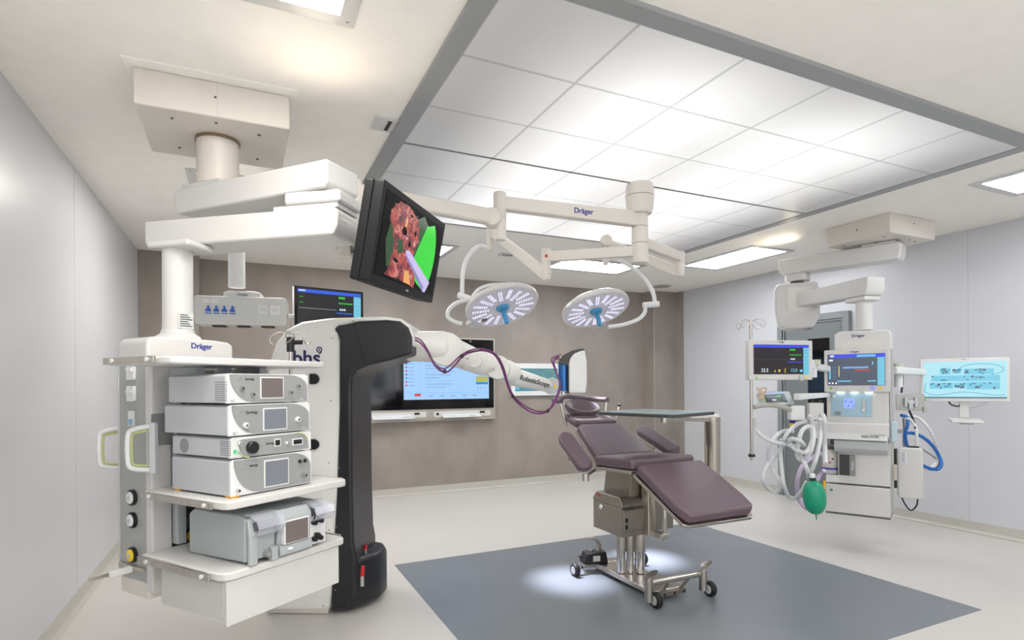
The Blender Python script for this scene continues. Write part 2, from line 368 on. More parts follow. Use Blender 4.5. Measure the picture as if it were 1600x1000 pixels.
def pend_arm(name, o, d, l0, l1, w, z0, z1, parent, m):
    F = arm_frame(o, d)
    pr = [(-w/2, z0+.02), (-w/2+.015, z0), (w/2-.015, z0), (w/2, z0+.02), (w/2, z1), (-w/2, z1)]
    q = MB(F); h = (z1-z0)
    # curved nose at the start, square at the elbow
    side = [(l0+.02, z1), (l0, z1-.02), (l0+.005, z0+h*.35), (l0+.025, z0), (l1-.02, z0), (l1, z0+.02), (l1, z1)]
    return q.prism(side, -w/2, w/2, 'y').build(name, m, parent, .012)
F1 = arm_frame(A, d1)
pend_arm('upper_arm', A, d1, -.185, .79, .215, 2.27, 2.395, pa, ARM_M)
bx(F1, 'upper_arm_cover', ARM_M, pa, -.15, .12, -.095, .095, 2.395, 2.415, .005)
F2 = arm_frame(J, d2)
bx(F2, 'elbow_joint', ARM_M, pa, -.115, .16, -.1, .1, 2.212, 2.27, .015)
bx(F2, 'elbow_plate', ARM_M, pa, -.1, .22, -.09, .09, 2.19, 2.212, .004)
pend_arm('lower_arm', J, d2, -.11, .90, .212, 2.065, 2.19, pa, ARM_M)
TC = Vector((-.271, 3.06, 0))
bx(arm_frame(TC, d2), 'column_flange', ARM_M, pa, -.13, .09, -.085, .085, 2.035, 2.065, .012)
MB().lathe([(.066, 1.66), (.064, 1.70), (.063, 2.036)], (TC.x, TC.y, 0), 40).build('column', ARM_M, pa)
lb = MB(axes(TC, CR, -CF.cross(Vector((0,0,1))).cross(Vector((0,0,1))), (0, 0, 1)))
# second (rear) arm behind, carrying the socket head
B = P(370, 440, 3.78); B.z = 0
dB = (B-A).normalized(); LB = (B-A).length
bx(arm_frame(A, dB), 'rear_arm', ARM_M, pa, .08, LB+.07, -.07, .07, 2.46, 2.57, .015)

# ---- tower
C = Vector((-.368, 2.849, 0)); T = Fr(C, 35)
tw = thing('supply_tower', Fr((C.x, C.y, .49), 35), 'tall white and grey pendant tower with sockets, gas outlets and shelves on the left', 'medical supply unit')
hd = MB(T); hd.prism([(0, 1.50), (.40, 1.50), (.40, 1.60), (.375, 1.615), (.30, 1.62), (.10, 1.625), (.02, 1.62), (0, 1.60)], 0, .234, 'y')
head = hd.build('head', WHITE, tw, .015)
MB(T).lathe([(.098, 1.615), (.092, 1.635), (.072, 1.648), (.068, 1.665)], (.2, .117, 0), 40).build('column_collar', WHITE, tw)
text('Dräger', at(T, .24, -.0012, 1.588), .035, 'maker_lettering', BLUE, head, bold=.0006)
bx(T, 'nameplate', mat('paper_label', (205, 208, 206), .5), tw, .165, .235, .0515, .055, 1.67, 1.745, .002)
m = MB(T)
for k in range(6): m.box(.172, .228-.01*(k % 3), .0505, .0515, 1.68+.01*k, 1.684+.01*k)
m.build('nameplate_print', INK, tw)
bx(T, 'body', GPANEL, tw, .012, .385, .02, .225, .57, 1.50)
bx(T, 'side_panel', GPANEL, tw, .0, .012, .012, .222, .57, 1.50, .003)
bx(T, 'corner_trim', mat('trim_silver', (205, 205, 205), .35, .5), tw, -.004, .012, .222, .232, .57, 1.52, .002)
bx(T, 'front_post', WHITE, tw, .0, .085, -.03, .02, .53, 1.50, .008)
bx(T, 'recess_panel', DGREY, tw, .09, .38, .012, .02, .6, 1.48)
bx(T, 'bottom_cover', WARM, tw, .0, .39, .0, .225, .50, .57, .006)
bx(T, 'bracket_band', MGREY, tw, -.002, .16, -.035, -.03, 1.155, 1.29, .002)
def socket(z, two=True):
    s = MB(T).prism(rrect(.085, .145, z-.033, z+.033, .004), -.012, 0, 'x').build('socket_plate', PLAST, tw, .002)
    m = MB(T)
    for k in range(2): m.box(-.0135, -.012, .095+.025*k, .11+.025*k, z-.012, z-.006).box(-.018, -.012, .093+.025*k, .113+.025*k, z+.004, z+.018)
    m.build('socket_switch', PLAST, s, .001)
socket(1.468); socket(1.375)
sw = MB(T).prism(rrect(.095, .14, 1.235, 1.30, .004), -.008, 0, 'x').build('call_plate', PLAST, tw, .002)
MB(T).box(-.009, -.008, .102, .133, 1.24, 1.265).build('display', mat('plate_blue', (130, 175, 205), .4), sw)
def outlet(z, col, x=None, y=.115):
    F = T if x is None else T @ Matrix.Translation((x, .012, 0)) @ Matrix.Rotation(R(90), 4, 'Z') @ Matrix.Translation((0, -.115, 0))
    o = MB(F).lathe([(.034, 0), (.034, -.012), (.030, -.014)], (0, y, z), 32, ax='x').build('gas_outlet', BLACK, tw)
    MB(F).lathe([(.026, -.010), (.026, -.017), (.022, -.019)], (0, y, z), 32, ax='x').build('dial', col, o)
    MB(F).lathe([(.008, -.018), (.008, -.022)], (0, y, z), 16, ax='x').build('port', LGREY, o)
outlet(.925, PLAST); outlet(.827, PLAST); outlet(.676, YEL); outlet(.73, YEL, .19)
def grip(F, name):
    g = MB(F)
    o = g.prism([(0, 0), (.0, .15), (.012, .16), (.10, .18), (.11, .17), (.11, -.02), (.10, -.03), (.012, -.015)]+[], 0, .02, 'y')
    return o
def chandle(F, label=None):
    b = MB(F).box(-.012, .012, -.012, .014, -.02, .19).build('handle_mount', LGREY, tw, .004)
    MB(F).ring(spline([(-.01, 0, .175), (-.085, 0, .16), (-.105, 0, .13), (-.105, 0, .03), (-.085, 0, .0), (-.01, 0, -.005)], 5), .011, 10).build('grip', PLAST, b)
    MB(F).ring(spline([(-.01, 0, .158), (-.075, 0, .146), (-.089, 0, .125), (-.089, 0, .035), (-.075, 0, .015), (-.01, 0, .011)], 5), .0055, 8).build('grip_inlay', LIME, b)
HF = axes(P(192, 700, 2.60)-Vector((0, 0, .085)), CR, CF, (0, 0, 1)); chandle(HF)
HF = axes(P(240, 700, 2.36)-Vector((0, 0, .085)), CR, CF, (0, 0, 1)); chandle(HF)
bx(T, 'lower_bracket', PLAST, tw, -.10, -.01, .10, .13, .604, .63, .006)
m = MB(T).box(-.012, 0, .02, .22, .612, .632); m.build('side_rail', STEEL, tw, .003)
bx(T, 'rail_clamp', STEEL, tw, -.17, -.10, .107, .123, .610, .624, .005)
# shelves (parts of the tower)
def shelf(x0, x1, y0, y1, z0, z1, rails=True):
    s = MB(T).prism([(x0+.035, y0), (x0+.01, y0+.01), (x0, y0+.035), (x0, y1), (x1, y1), (x1, y0+.03), (x1-.01, y0+.008), (x1-.03, y0)], z0, z1).build('shelf', WHITE, tw, .008)
    if rails:
        for x, sgn in ((x0, -1), (x1, 1)):
            ra = MB(T).box(min(x+sgn*.014, x+sgn*.024), max(x+sgn*.014, x+sgn*.024), y0+.06, y1-.01, z0+.004, z0+.03).build('equipment_rail', STEEL, s, .002)
            for yy in (y0+.10, y1-.08): MB(T).cyl((x, yy, z0+.017), (x+sgn*.03, yy, z0+.017), .008, seg=12).build('rail_bolt', PLAST, ra)
    return s
shelf(-.164, .566, -.459, -.035, 1.487, 1.515)
shelf(-.033, .57, -.588, -.035, .942, .975)
s1 = shelf(-.045, .555, -.588, -.035, .680, .712)
m = MB(T).box(-.025, .515, -.567, -.147, .518, .6795); dr = m.build('drawer', WHITE, tw, .003)
bx(T, 'drawer_front', WHITE, dr, -.028, .518, -.577, -.567, .512, .678, .003)
MB(T).box(-.029, -.025, -.56, -.15, .53, .67).build('drawer_side_panel', mat('side_grey', (196, 196, 192), .4), dr, .001)
for x, z in ((.10, .942), (.40, .942), (.10, .68), (.40, .68), (.1, 1.487), (.4, 1.487)): bx(T, 'shelf_bracket', LGREY, tw, x-.02, x+.02, -.22, .015, z-.045, z, .004)
bx(T, 'rear_mast', LGREY, tw, .09, .13, -.06, .0, .72, 1.49, .004)
bx(T, 'rear_mast', LGREY, tw, .30, .35, -.06, .0, .72, 1.49, .004)
# no lamp built here; an assumed warm uplight is added with the lights

# ---- instruments on the shelf
FACE = mat('instrument_fascia_grey', (148, 150, 150), .4)
BOXM = mat('instrument_case', (184, 187, 191), .45)
def instrument(name, F, w, dep, z0, z1, label, fascia, extra):
    t = thing(name, F @ Matrix.Translation((0, 0, z0)), label, 'medical device')
    h = z1-z0
    MB(F).prism([(0, z0+.006), (w, z0+.006), (w, z1-.008), (w-.02, z1), (.02, z1), (0, z1-.008)], .012, dep, 'y').build('case', BOXM, t, .004)
    MB(F).prism([(0, z0+.004), (w, z0+.004), (w, z1-.006), (w-.012, z1), (.012, z1), (0, z1-.006)], 0, .012, 'y').build('front_panel', PLAST, t, .003)
    if fascia:
        a = fascia
        p = [(x*w, z0+h*z) for x, z in a]
        MB(F).prism(p, -.0025, .0, 'y').build('fascia', FACE, t)
    for x in (.04, w-.04):
        for y in (.04, dep-.04): MB(F).cyl((x, y, z0), (x, y, z0+.007), .012, seg=12).build('foot', BLACK, t)
    extra(t, F, w, h, z0); return t
def arcs(): # fascia outline: swoosh at lower left, round at upper right
    lo = [(.03+.28*(1-math.cos(R(a))), .98-.92*math.sin(R(a))) for a in range(0, 91, 10)]
    hi = [(.72+.26*math.sin(R(a)), .98-.42*(1-math.cos(R(a)))) for a in range(0, 91, 10)]
    return lo+[(.98, .06)]+hi[::-1]
def lcd(F, t, x0, x1, z0, z1, col, y=-.0025):
    f = MB(F).prism(rrect(x0, x1, z0, z1, .003), y-.003, y, 'y').build('screen_frame', PLAST, t, .001)
    MB(F).box(x0+.005, x1-.005, y-.004, y-.003, z0+.005, z1-.005).build('screen', col, f)
def jack(F, t, x, z, r, col=CHROME, ring_m=BLACK, nm='connector', y=-.0025, l=.012):
    o = MB(F).lathe([(r, y), (r, y-l*.4), (r*.75, y-l)], (x, 0, z), 20, ax='y').build(nm, col, t)
    MB(F).lathe([(r*.45, y-l*.9), (r*.45, y-l-.001)], (x, 0, z), 14, ax='y').build('socket', ring_m, o)
def logo(F, t, x, z, s=.016):
    m = MB(F); 
    m.ring([(x-.022, -.0035, z), (x-.006, -.0035, z+.009), (x-.006, -.0035, z-.009)], .0012, 5, closed=True).build('logo_mark', PLAST, t)
    text('Synergy', at(F, x+.028, -.003, z-.004), s, 'maker_lettering', INK, t, bold=.0001)
def holes(F, t, x0, y0, n, k, st, z0):
    m = MB(F)
    for i in range(n):
        for j in range(k): m.lathe([(.0023, -.0008), (.0023, .0005)], (0, y0+i*st, z0+j*st), 6, ax='x')
    tag(m.build('vent_holes', DGREY, t))
D1 = at(T, -.02+.035, -.537, 0)
def e1(t, F, w, h, z0):
    logo(F, t, .10*w+.03, z0+h*.86, .013); lcd(F, t, .37*w, .66*w, z0+h*.16, z0+h*.90, S_BROWN)
    jack(F, t, .16*w, z0+h*.52, .009); jack(F, t, .28*w, z0+h*.32, .009); jack(F, t, .75*w, z0+h*.36, .009); jack(F, t, .85*w, z0+h*.58, .009)
    jack(F, t, .06*w, z0+h*.16, .008, PLAST, LGREY, 'power_button', -.001); holes(F, t, .10, 0, 9, 9, .0085, z0+.018)
    text('camera', at(F, .9*w, -.003, z0+h*.12), .008, 'lettering', PLAST, t)
def e2(t, F, w, h, z0):
    logo(F, t, .10*w+.03, z0+h*.78, .017); lcd(F, t, .38*w, .68*w, z0+h*.12, z0+h*.86, S_GREY)
    jack(F, t, .18*w, z0+h*.34, .012, PLAST, DGREY); jack(F, t, .82*w, z0+h*.42, .012, PLAST, DGREY)
    jack(F, t, .06*w, z0+h*.16, .008, PLAST, LGREY, 'power_button', -.001); text('shaver', at(F, .9*w, -.003, z0+h*.12), .008, 'lettering', PLAST, t)
def e3(t, F, w, h, z0):
    MB(F).lathe([(.024, -.002), (.024, -.018), (.020, -.022)], (.23*w, 0, z0+h*.48), 28, ax='y').build('light_turret', BLACK, t)
    logo(F, t, .38*w, z0+h*.62, .013)
    jack(F, t, .09*w, z0+h*.72, .007, PLAST, NAVY, 'button'); jack(F, t, .05*w, z0+h*.36, .008, glow('power_green', (60, 200, 120), 1), PLAST, 'power_button', -.001)
    o = MB(F).prism(rrect(.50*w, .58*w, z0+h*.38, z0+h*.76, .002), -.005, -.0025, 'y').build('switch_frame', PLAST, t)
    MB(F).box(.512*w, .568*w, -.007, -.005, z0+h*.44, z0+h*.70).build('rocker_switch', BLACK, o)
    jack(F, t, .66*w, z0+h*.5, .007, PLAST, NAVY, 'button')
    o = MB(F).prism(rrect(.73*w, .87*w, z0+h*.34, z0+h*.68, .002), -.006, -.0025, 'y').build('slot_frame', PLAST, t)
    MB(F).box(.745*w, .855*w, -.008, -.006, z0+h*.40, z0+h*.62).build('cable_slot', BLACK, o)
    MB(F).ring(spline([(.085*w, -.003, z0+h*.34), (.13*w, -.003, z0+h*.12), (.20*w, -.003, z0+h*.03)], 5), .0028, 6).build('lime_accent', LIME, t)
    MB(F).ring(spline([(.80*w, -.003, z0+h*.93), (.89*w, -.003, z0+h*.85), (.94*w, -.003, z0+h*.62)], 5), .0028, 6).build('lime_accent', LIME, t)
    holes(F, t, .09, 0, 8, 7, .0085, z0+.018)
    MB(F).lathe([(.03, -.001), (.03, .001)], (0, .3, z0+h*.5), 24, ax='x').build('fan_grille', MGREY, t)
def e4(t, F, w, h, z0):
    logo(F, t, .10*w+.03, z0+h*.82, .012); lcd(F, t, .37*w, .68*w, z0+h*.12, z0+h*.88, S_GREY)
    jack(F, t, .83*w, z0+h*.72, .008, BLACK, CHROME); jack(F, t, .90*w, z0+h*.72, .008, BLACK, CHROME)
    jack(F, t, .87*w, z0+h*.30, .010, CHROME, BLACK, l=.022); jack(F, t, .07*w, z0+h*.18, .008, CHROME, BLACK)
    for x, y in ((.02, .36), (.02, .02)): MB(F).box(x-.018, x+.018, y-.02, y+.02, z0-.001, z0+.008).build('corner_pad', mat('orange_pad', (235, 170, 40), .5), t, .003)
FA = arcs(); FB = [(.07, .80), (.13, .88), (.80, .93), (.90, .85), (.95, .55), (.96, .12), (.20, .06), (.15, .12), (.11, .3)]
instrument('video_processor', at(T, .019, -.537, 0), .383, .392, .976, 1.121, 'white medical console, bottom of the stack of four, standing on the middle shelf', FA, e4)
instrument('light_source', at(T, .018, -.537, 0), .383, .385, 1.122, 1.207, 'slim console with black round turret and lime accents, second from bottom of the stack', FB, e3)
instrument('shaver_console', at(T, .010, -.540, 0), .383, .43, 1.208, 1.332, 'wide grey-fronted console with two ringed white ports, third from bottom of the stack', FA, e2)
instrument('camera_console', at(T, .004, -.537, 0), .383, .385, 1.333, 1.452, 'perforated-side console with four steel sockets, topmost of the stack below the top shelf', FA, e1)
# pump on the lower shelf
pf = at(T, .058, -.575, 0); z0 = .713
pump = thing('fluid_pump', pf @ Matrix.Translation((0, 0, z0)), 'grey arthroscopy pump with clear curved covers and off screen on the lowest shelf', 'medical device')
PG = mat('pump_case_grey', (168, 174, 175), .45); PF = mat('pump_front_grey', (166, 172, 174), .4); CLR = mat('clear_cover', (205, 208, 220), .12, alpha=.36)
MB(pf).prism([(.01, z0+.008), (.38, z0), (.38, z0+.165), (.34, z0+.19), (.06, z0+.188), (.01, z0+.175)], .0, .38, 'x').build('case', PG, pump, .01)
fr = MB(pf).prism([(-.012, z0), (.012, z0), (.012, z0+.185), (.002, z0+.19), (-.028, z0+.16), (-.03, z0+.14), (-.012, z0+.06)], .125, .285, 'x').build('screen_housing', PF, pump, .005)
PFr = pf @ Matrix.Translation((0, -.019, 0)) @ Matrix.Rotation(R(-8), 4, 'X')
MB(pf).prism([(.143, z0+.05), (.268, z0+.05), (.268, z0+.145), (.143, z0+.145)], -.034, -.012, 'y').build('screen_bezel', PLAST, fr, .003)
MB(pf).box(.15, .26, -.036, -.034, z0+.055, z0+.14).build('screen', S_BROWN, fr)
MB(pf).prism([(-.02, z0), (.0, z0), (.0, z0+.18), (-.02, z0+.12)], .0, .035, 'x').build('left_pillar', PG, pump, .005)
MB(pf).prism([(-.03, z0), (.0, z0), (.0, z0+.06), (-.03, z0+.05)], .09, .12, 'x').build('lower_guard', PG, pump, .005)
MB(pf).prism([(.04, z0+.02), (.118, z0+.02), (.118, z0+.12), (.1, z0+.135), (.04, z0+.11)], -.006, .0, 'y').build('side_fascia', PF, pump)
for a, b in ((.01, .13), (.285, .385)):
    pr = [(-.012, .105), (-.05, .12), (-.062, .145), (-.05, .175), (-.005, .192), (.03, .193), (.03, .188), (-.003, .186), (-.046, .17), (-.056, .146), (-.046, .124), (-.012, .11)]
    MB(pf).prism([(y, z0+z) for y, z in pr], a, b, 'x').build('clear_cover', CLR, pump)
    MB(pf).cyl((a+.01, -.02, z0+.15), (b-.01, -.02, z0+.15), .016).build('roller', mat('roller_grey', (88, 88, 100), .4), pump)
jack(pf, pump, .078, z0+.03, .015, MGREY, STEEL, 'tube_holder', -.005, .02)
MB(pf).box(.29, .375, -.012, 0, z0+.01, z0+.16).build('right_fascia', PLAST, pump, .003)
for x, z in ((.305, .035), (.32, .05), (.335, .035), (.305, .105), (.32, .12), (.338, .108)): MB(pf).cyl((x, -.034, z0+z), (x, -.01, z0+z), .010, seg=14).build('black_lever', BLACK, pump)
for x, z in ((.32, .042), (.32, .112)): MB(pf).box(x-.02, x+.02, -.03, -.022, z0+z-.006, z0+z+.006).build('lever_arm', BLACK, pump, .003)
MB(pf).ring([(.16, -.034, z0+.03), (.18, -.034, z0+.03)], .006, 10).build('power_button', PLAST, pump)
MB(pf).prism([(-.034, z0+.012), (-.012, z0), (-.012, z0+.05), (-.03, z0+.046)], .125, .285, 'x').build('lower_fascia', PF, pump, .003)
# infusion pole beside the tower
ip = P(455, 700, 2.95); ip.z = .72
iv = thing('infusion_pole', Matrix.Translation(ip), 'thin steel infusion pole with wire hooks in front of the white robot', 'infusion pole')
def hooks(c, r, parent, n=4, a0=0):
    for k in range(n):
        a = a0+2*math.pi*k/n; dx, dy = math.cos(a), math.sin(a); px, py = -dy, dx
        q = [(0, 0, 0), (.45*r, 0, .012), (.8*r, .0, .0), (r, 0, -.02), (.95*r, 0, -.045), (.8*r, .0, -.05), (.62*r, .02, -.03), (.5*r, .03, -.01)]
        MB().tube([c+Vector((dx*u+px*v, dy*u+py*v, z)) for u, v, z in q], .0028, 6, 5).build('wire_hook', CHROME, parent)
MB().cyl(ip, ip+Vector((0, 0, .94)), .009).build('pole', STEEL, iv)
hooks(ip+Vector((0, 0, .95)), .10, iv, 4, -.3)
MB().cyl(ip+Vector((0, 0, .86)), ip+Vector((0, 0, .935)), .019).build('clamp_collar', BLACK, iv)
MB().cyl(ip+Vector((0, 0, .91)), ip+Vector((0, 0, .91))+CR*.06, .012).build('clamp_knob', BLACK, iv)
bk = T.inverted() @ ip
MB(T).box(.37, bk.x+.01, -.02, .0, .9, .93).build('pole_bracket', LGREY, tw, .003)
bx(Matrix.Translation(ip), 'pole_clamp', LGREY, iv, -.02, .02, -.02, .02, .17, .21, .004)

# ================================================================ REAR SOCKET PENDANT + MONITOR
uB = Vector((math.cos(R(-9)), math.sin(R(-9)), 0))
pb = thing('socket_pendant', Matrix.Translation((B.x, B.y, 1.8)), 'white socket box with four blue sockets on a thin column behind the shelf tower', 'ceiling pendant')
MB().lathe([(.052, 2.06), (.05, 2.47)], (B.x, B.y, 0), 32).build('column', PLAST, pb)
PB0 = P(303, 503, 3.70); FB_ = Fr((PB0.x, PB0.y, 0), -9)
zb = PB0.z
bodyp = MB(FB_).prism(rrect(0, .56, zb-.015, zb+.175, .02), -.0, .16, 'y').build('socket_box', WHITE, pb, .008)
MB(FB_).box(.035, .545, -.003, 0, zb+.012, zb+.158).build('socket_panel', mat('socket_panel_grey', (206, 208, 206), .4), pb, .001)
MB(FB_).prism([(.17, zb+.17), (.40, zb+.17), (.40, zb+.205), (.36, zb+.215), (.21, zb+.215), (.17, zb+.205)], .02, .14, 'y').build('column_base', WHITE, pb, .008)
text('Dräger', at(FB_, .29, .019, zb+.192), .024, 'maker_lettering', BLUE, pb)
for k in range(4):
    x = .085+.048*k; b = MB(FB_)
    b.prism([(x-.016, zb+.07), (x+.016, zb+.07), (x+.016, zb+.084), (x+.006, zb+.09), (x+.006, zb+.108), (x-.006, zb+.108), (x-.006, zb+.09), (x-.016, zb+.084)], -.009, -.003, 'y').box(x-.018, x+.018, -.006, -.003, zb+.056, zb+.062)
    b.build('blue_socket', mat('socket_blue', (40, 95, 190), .4), pb)
for x in (.07, .12): MB(FB_).box(x-.02, x+.02, -.005, -.003, zb+.128, zb+.15).build('label_card', PLAST, pb)
for x in (.415, .49):
    s = MB(FB_).prism(rrect(x-.032, x+.032, zb+.055, zb+.12, .004), -.012, -.003, 'y').build('network_plate', PLAST, pb, .002)
    MB(FB_).box(x-.02, x+.02, -.015, -.012, zb+.085, zb+.098).build('port_flap', WHITE, s, .001)
for k in range(3): MB(FB_).box(.1+.15*k, .18+.15*k, .02, .1, zb-.024, zb-.015).build('bottom_port', BLACK, pb, .002)
MB(FB_).cyl((.45, .05, zb-.03), (.45, .05, zb-.013), .012).build('brass_plug', GOLD, pb)
# monitor beside it
mo = P(460, 516, 3.95); MF = Fr((mo.x, mo.y, mo.z), 12)
mt = thing('patient_monitor', MF, 'slim white patient monitor with blue header bar standing behind the top of the white robot', 'monitor')
monitor(MF, mt, .50, .31, .045, PLAST, .018, .03, vitals())
MB(MF).box(0, .5, -.003, 0, 0, .31).build('glass_front', GLOSSB, mt, .002)
screen(MF, 'image', mt, .02, .03, .46, .262, S_DARK, vitals(), -.0055)
a0 = FB_ @ Vector((.56, .08, zb+.06)); a1 = MF @ Vector((.25, .1, .12))
MB().tube([a0, a0+(a1-a0)*.5+Vector((0, 0, 0)), a1], .016, 10, 6).build('support_arm', PLAST, pb)

# ================================================================ SURGICAL ROBOT
RT = 3.5
RF = Matrix.Translation(CF*RT) @ axes((0, 0, 0), _r, _f, (0, 0, 1))     # x across, y away, z up
def q(px, py, t=RT):
    v = P(px, py, t); l = RF.inverted() @ v; return (l.x, l.z)
def ql(px, py, t): return P(px, py, t)
rb0 = RF @ Vector((q(480, 958)[0], .25, 0))
rob = thing('robotic_microscope', Matrix.Translation(rb0), 'white and charcoal robot column with a long jointed white arm and purple cables', 'surgical robot')
wp = [(413, 958), (408, 800), (412, 620), (419, 565), (430, 534), (446, 514), (470, 502), (515, 496), (600, 494), (625, 497), (640, 507), (646, 522), (645, 544), (610, 550), (560, 560), (538, 590), (540, 640), (538, 800), (530, 900), (515, 958)]
body = MB(RF).prism([(x, max(z, .015)) for x, z in [q(*p) for p in wp]], .0, .50, 'y').build('body_shell', mat('robot_shell_white', (236, 235, 232), .35, coat=.15), rob, .035, 5)
dp = [(519, 514), (528, 506), (560, 500.5), (603, 499), (624, 501), (637, 511), (642.5, 526), (642.5, 553), (610, 563), (575, 571), (557, 579), (550, 590), (548.5, 610), (549.5, 760), (552, 850), (556, 870), (556, 935), (540, 950), (515, 958), (518, 880), (524, 780), (528.5, 640), (528.5, 530), (525, 520)]
dk = MB(RF).prism([(x, max(z, .02)) for x, z in [q(*p, 3.47) for p in dp]], -.022, .485, 'y').build('front_cover', CHAR, rob, .022, 4)
MB(RF).ring([(q(553, 499)[0], -.0245, q(553, 501)[1]), (q(572, 570)[0], -.0245, q(575, 569)[1])], .0016, 5).build('cover_seam', BLACK, rob)
fx = q(520, 900)[0]
foot = MB(RF).prism([(fx, -.02), (fx+.10, -.015), (fx+.17, .05), (fx+.245, .16), (fx+.265, .30), (fx+.22, .42), (fx+.1, .48), (fx, .48)], .03, .33).build('foot_cover', CHAR, rob, .03, 4)
MB(RF).prism([(q(415, 900)[0], .02), (q(512, 900)[0], .0), (q(512, 900)[0], .46), (q(415, 900)[0], .46)], .002, .05).build('base_plate', WARM, rob, .008)
for px, py, t in ((566, 900, 3.47), (571, 858, 3.68)):
    o = P(px, py, t); lv = MB(axes(o, _r, _f, (0, 0, 1)))
    lv.cyl((0, 0, -.06), (0, 0, .0), .012).build('caster_brake_stem', CHROME, rob)
    MB(axes(o, _r, _f, (0, 0, 1))).cyl((0, 0, 0), (.006, 0, .06 if py > 880 else .025), .011).build('red_lever', RED, rob)
for px, py in ((492, 592), (492, 694)):
    x, z = q(px, py); MB(RF).prism([(x-.03, z-.032), (x+.006, z-.032), (x+.026, z-.02), (x+.032, z), (x+.026, z+.02), (x+.006, z+.032), (x-.03, z+.032)], -.02, 0, 'y').build('cable_hook', BLACK, rob, .008)
for px, py in ((519, 528), (517, 626), (514, 723), (469, 821), (514, 828), (505, 947), (531, 530), (533, 628), (532, 730), (527, 822), (526, 920)):
    x, z = q(px, py); MB(RF).cyl((x, -.002 if px < 520 else -.0235, z), (x, .0 if px < 520 else -.0215, z), .0045, seg=8).build('screw', DSTEEL, rob)
x, z = q(479, 560); text('bhs', at(RF, x, -.0015, z), .125, 'maker_lettering', NAVY, rob, bold=.0025)
x, z = q(499, 546.5); MB(RF).ring([(x+.015*math.cos(R(a)), -.002, z+.015*math.sin(R(a))) for a in range(0, 360, 15)], .0035, 6, closed=True).build('logo_ring', NAVY, rob)
MB(RF).ring([(x+.015, -.002, z-.004), (x+.008, -.002, z-.022), (x-.002, -.002, z-.026)], .003, 6).build('logo_tail', NAVY, rob)
MB(RF).cyl((x, -.0025, z), (x, -.001, z), .005, seg=10).build('logo_dot', NAVY, rob)
ARMW = mat('robot_arm_white', (226, 226, 222), .35, coat=.1)
def link(name, a, b, r0, r1, cap=True):
    m = MB(); a = Vector(a); b = Vector(b); d = (b-a).normalized()
    n = 6; pts = []; rs = []
    for k in range(n+1):
        t = R(90*k/n); pts.append(a-d*r0*math.cos(t)*.55); rs.append(max(r0*math.sin(t), .0005))
    for k in range(n+1):
        t = R(90*k/n); pts.append(b+d*r1*math.sin(t)*.55); rs.append(max(r1*math.cos(t), .0005))
    m.ring(pts, rs, 36); return m.build(name, ARMW, rob)
s0, s1 = ql(640, 541, 3.74), ql(692, 542, 3.78)
link('shoulder', s0, s1, .098, .105)
def drum(name, c, r, l, d=None, m=ARMW, par=None):
    d = d or _f; c = Vector(c); d = Vector(d)
    F = facing(c, Vector((0, 0, 1)).cross(-d), (0, 0, 1))
    return MB(F).lathe([(r*.0, -l), (r*.93, -l), (r, -l+.008), (r, l-.008), (r*.93, l), (0, l)], (0, 0, 0), 36, ax='y').build(name, m, par or rob)
drum('shoulder_joint', ql(699, 547, 3.80), .112, .10)
e0, e1_ = ql(708, 550, 3.80), ql(757, 570, 3.92)
link('upper_arm', e0, e1_, .094, .078)
drum('elbow_cap', ql(741, 562, 3.80), .055, .012)
link('elbow', ql(757, 566, 3.90), ql(790, 580, 4.0), .085, .075)
drum('elbow_joint', ql(779, 575, 3.95), .082, .085)
link('forearm_collar', ql(790, 580, 3.98), ql(800, 584, 4.02), .082, .076)
link('forearm', ql(800, 588, 4.03), ql(857, 603, 4.24), .066, .047)
wr = drum('wrist_joint', ql(862, 603, 4.25), .062, .045, m=LGREY)
ws = P(867, 603, 4.18); WF = facing(ws, _r, (0, 0, 1))
MB(WF).prism([(-.016, -.012), (.016, -.012), (0, .016)], -.022, -.018, 'y').build('warning_sticker', YEL, wr)
dd = (ql(857, 603, 4.24)-ql(800, 588, 4.03)).normalized(); mid = ql(827, 595, 4.10)-_f*.065
mid = ql(827, 596, 4.12); tf = at(facing(mid, dd, (0, 0, 1)), 0, -.0635, .0); tf2 = text('RoboticScope', tf, .050, 'arm_lettering', INK, rob, bold=.0008, shear=.15)
for p in ((694, 534, 3.69), (735, 533, 3.72), (730, 560, 3.72), (755, 568, 3.84), (771, 577, 3.84), (781, 560, 3.85), (790, 587, 3.88), (722, 573, 3.74)):
    c = P(*p); MB(facing(c, _r, (0, 0, 1))).lathe([(.0055, 0), (.0055, .03)], (0, 0, 0), 12, ax='y').build('arm_screw', DSTEEL, rob)
drum('shoulder_badge', ql(675, 536, 3.69), .012, .006, m=LGREY)
link('cable_clip', ql(716, 560, 3.76), ql(727, 541, 3.78), .012, .012)
# optical head
HT = 4.30
HF_ = Matrix.Translation(CF*HT) @ axes((0, 0, 0), _r, _f, (0, 0, 1))
def hq(px, py): v = HF_.inverted() @ P(px, py, HT); return (v.x, v.z)
MB(HF_).prism([hq(*p) for p in [(888, 568), (890, 560), (896, 553), (905, 549.5), (912, 548), (915, 565), (915.5, 595), (913.5, 614), (888, 614)]], -.07, .08, 'y').build('head_cover', PLAST, rob, .012, 4)
MB(HF_).prism([hq(*p) for p in [(872, 568), (877, 557), (892, 548.5), (911, 544.5), (912, 549), (893, 556), (889, 568), (889, 615), (886, 615), (886, 572)]], -.05, .06, 'y').build('head_frame', mat('head_frame_grey', (62, 62, 62), .45), rob, .006)
cc = P(880, 590, HT); MB().cyl(cc+Vector((0, 0, -.10)), cc+Vector((0, 0, .112)), .037, seg=32).build('blue_cylinder', mat('anodised_blue', (50, 105, 170), .3, .5), rob)
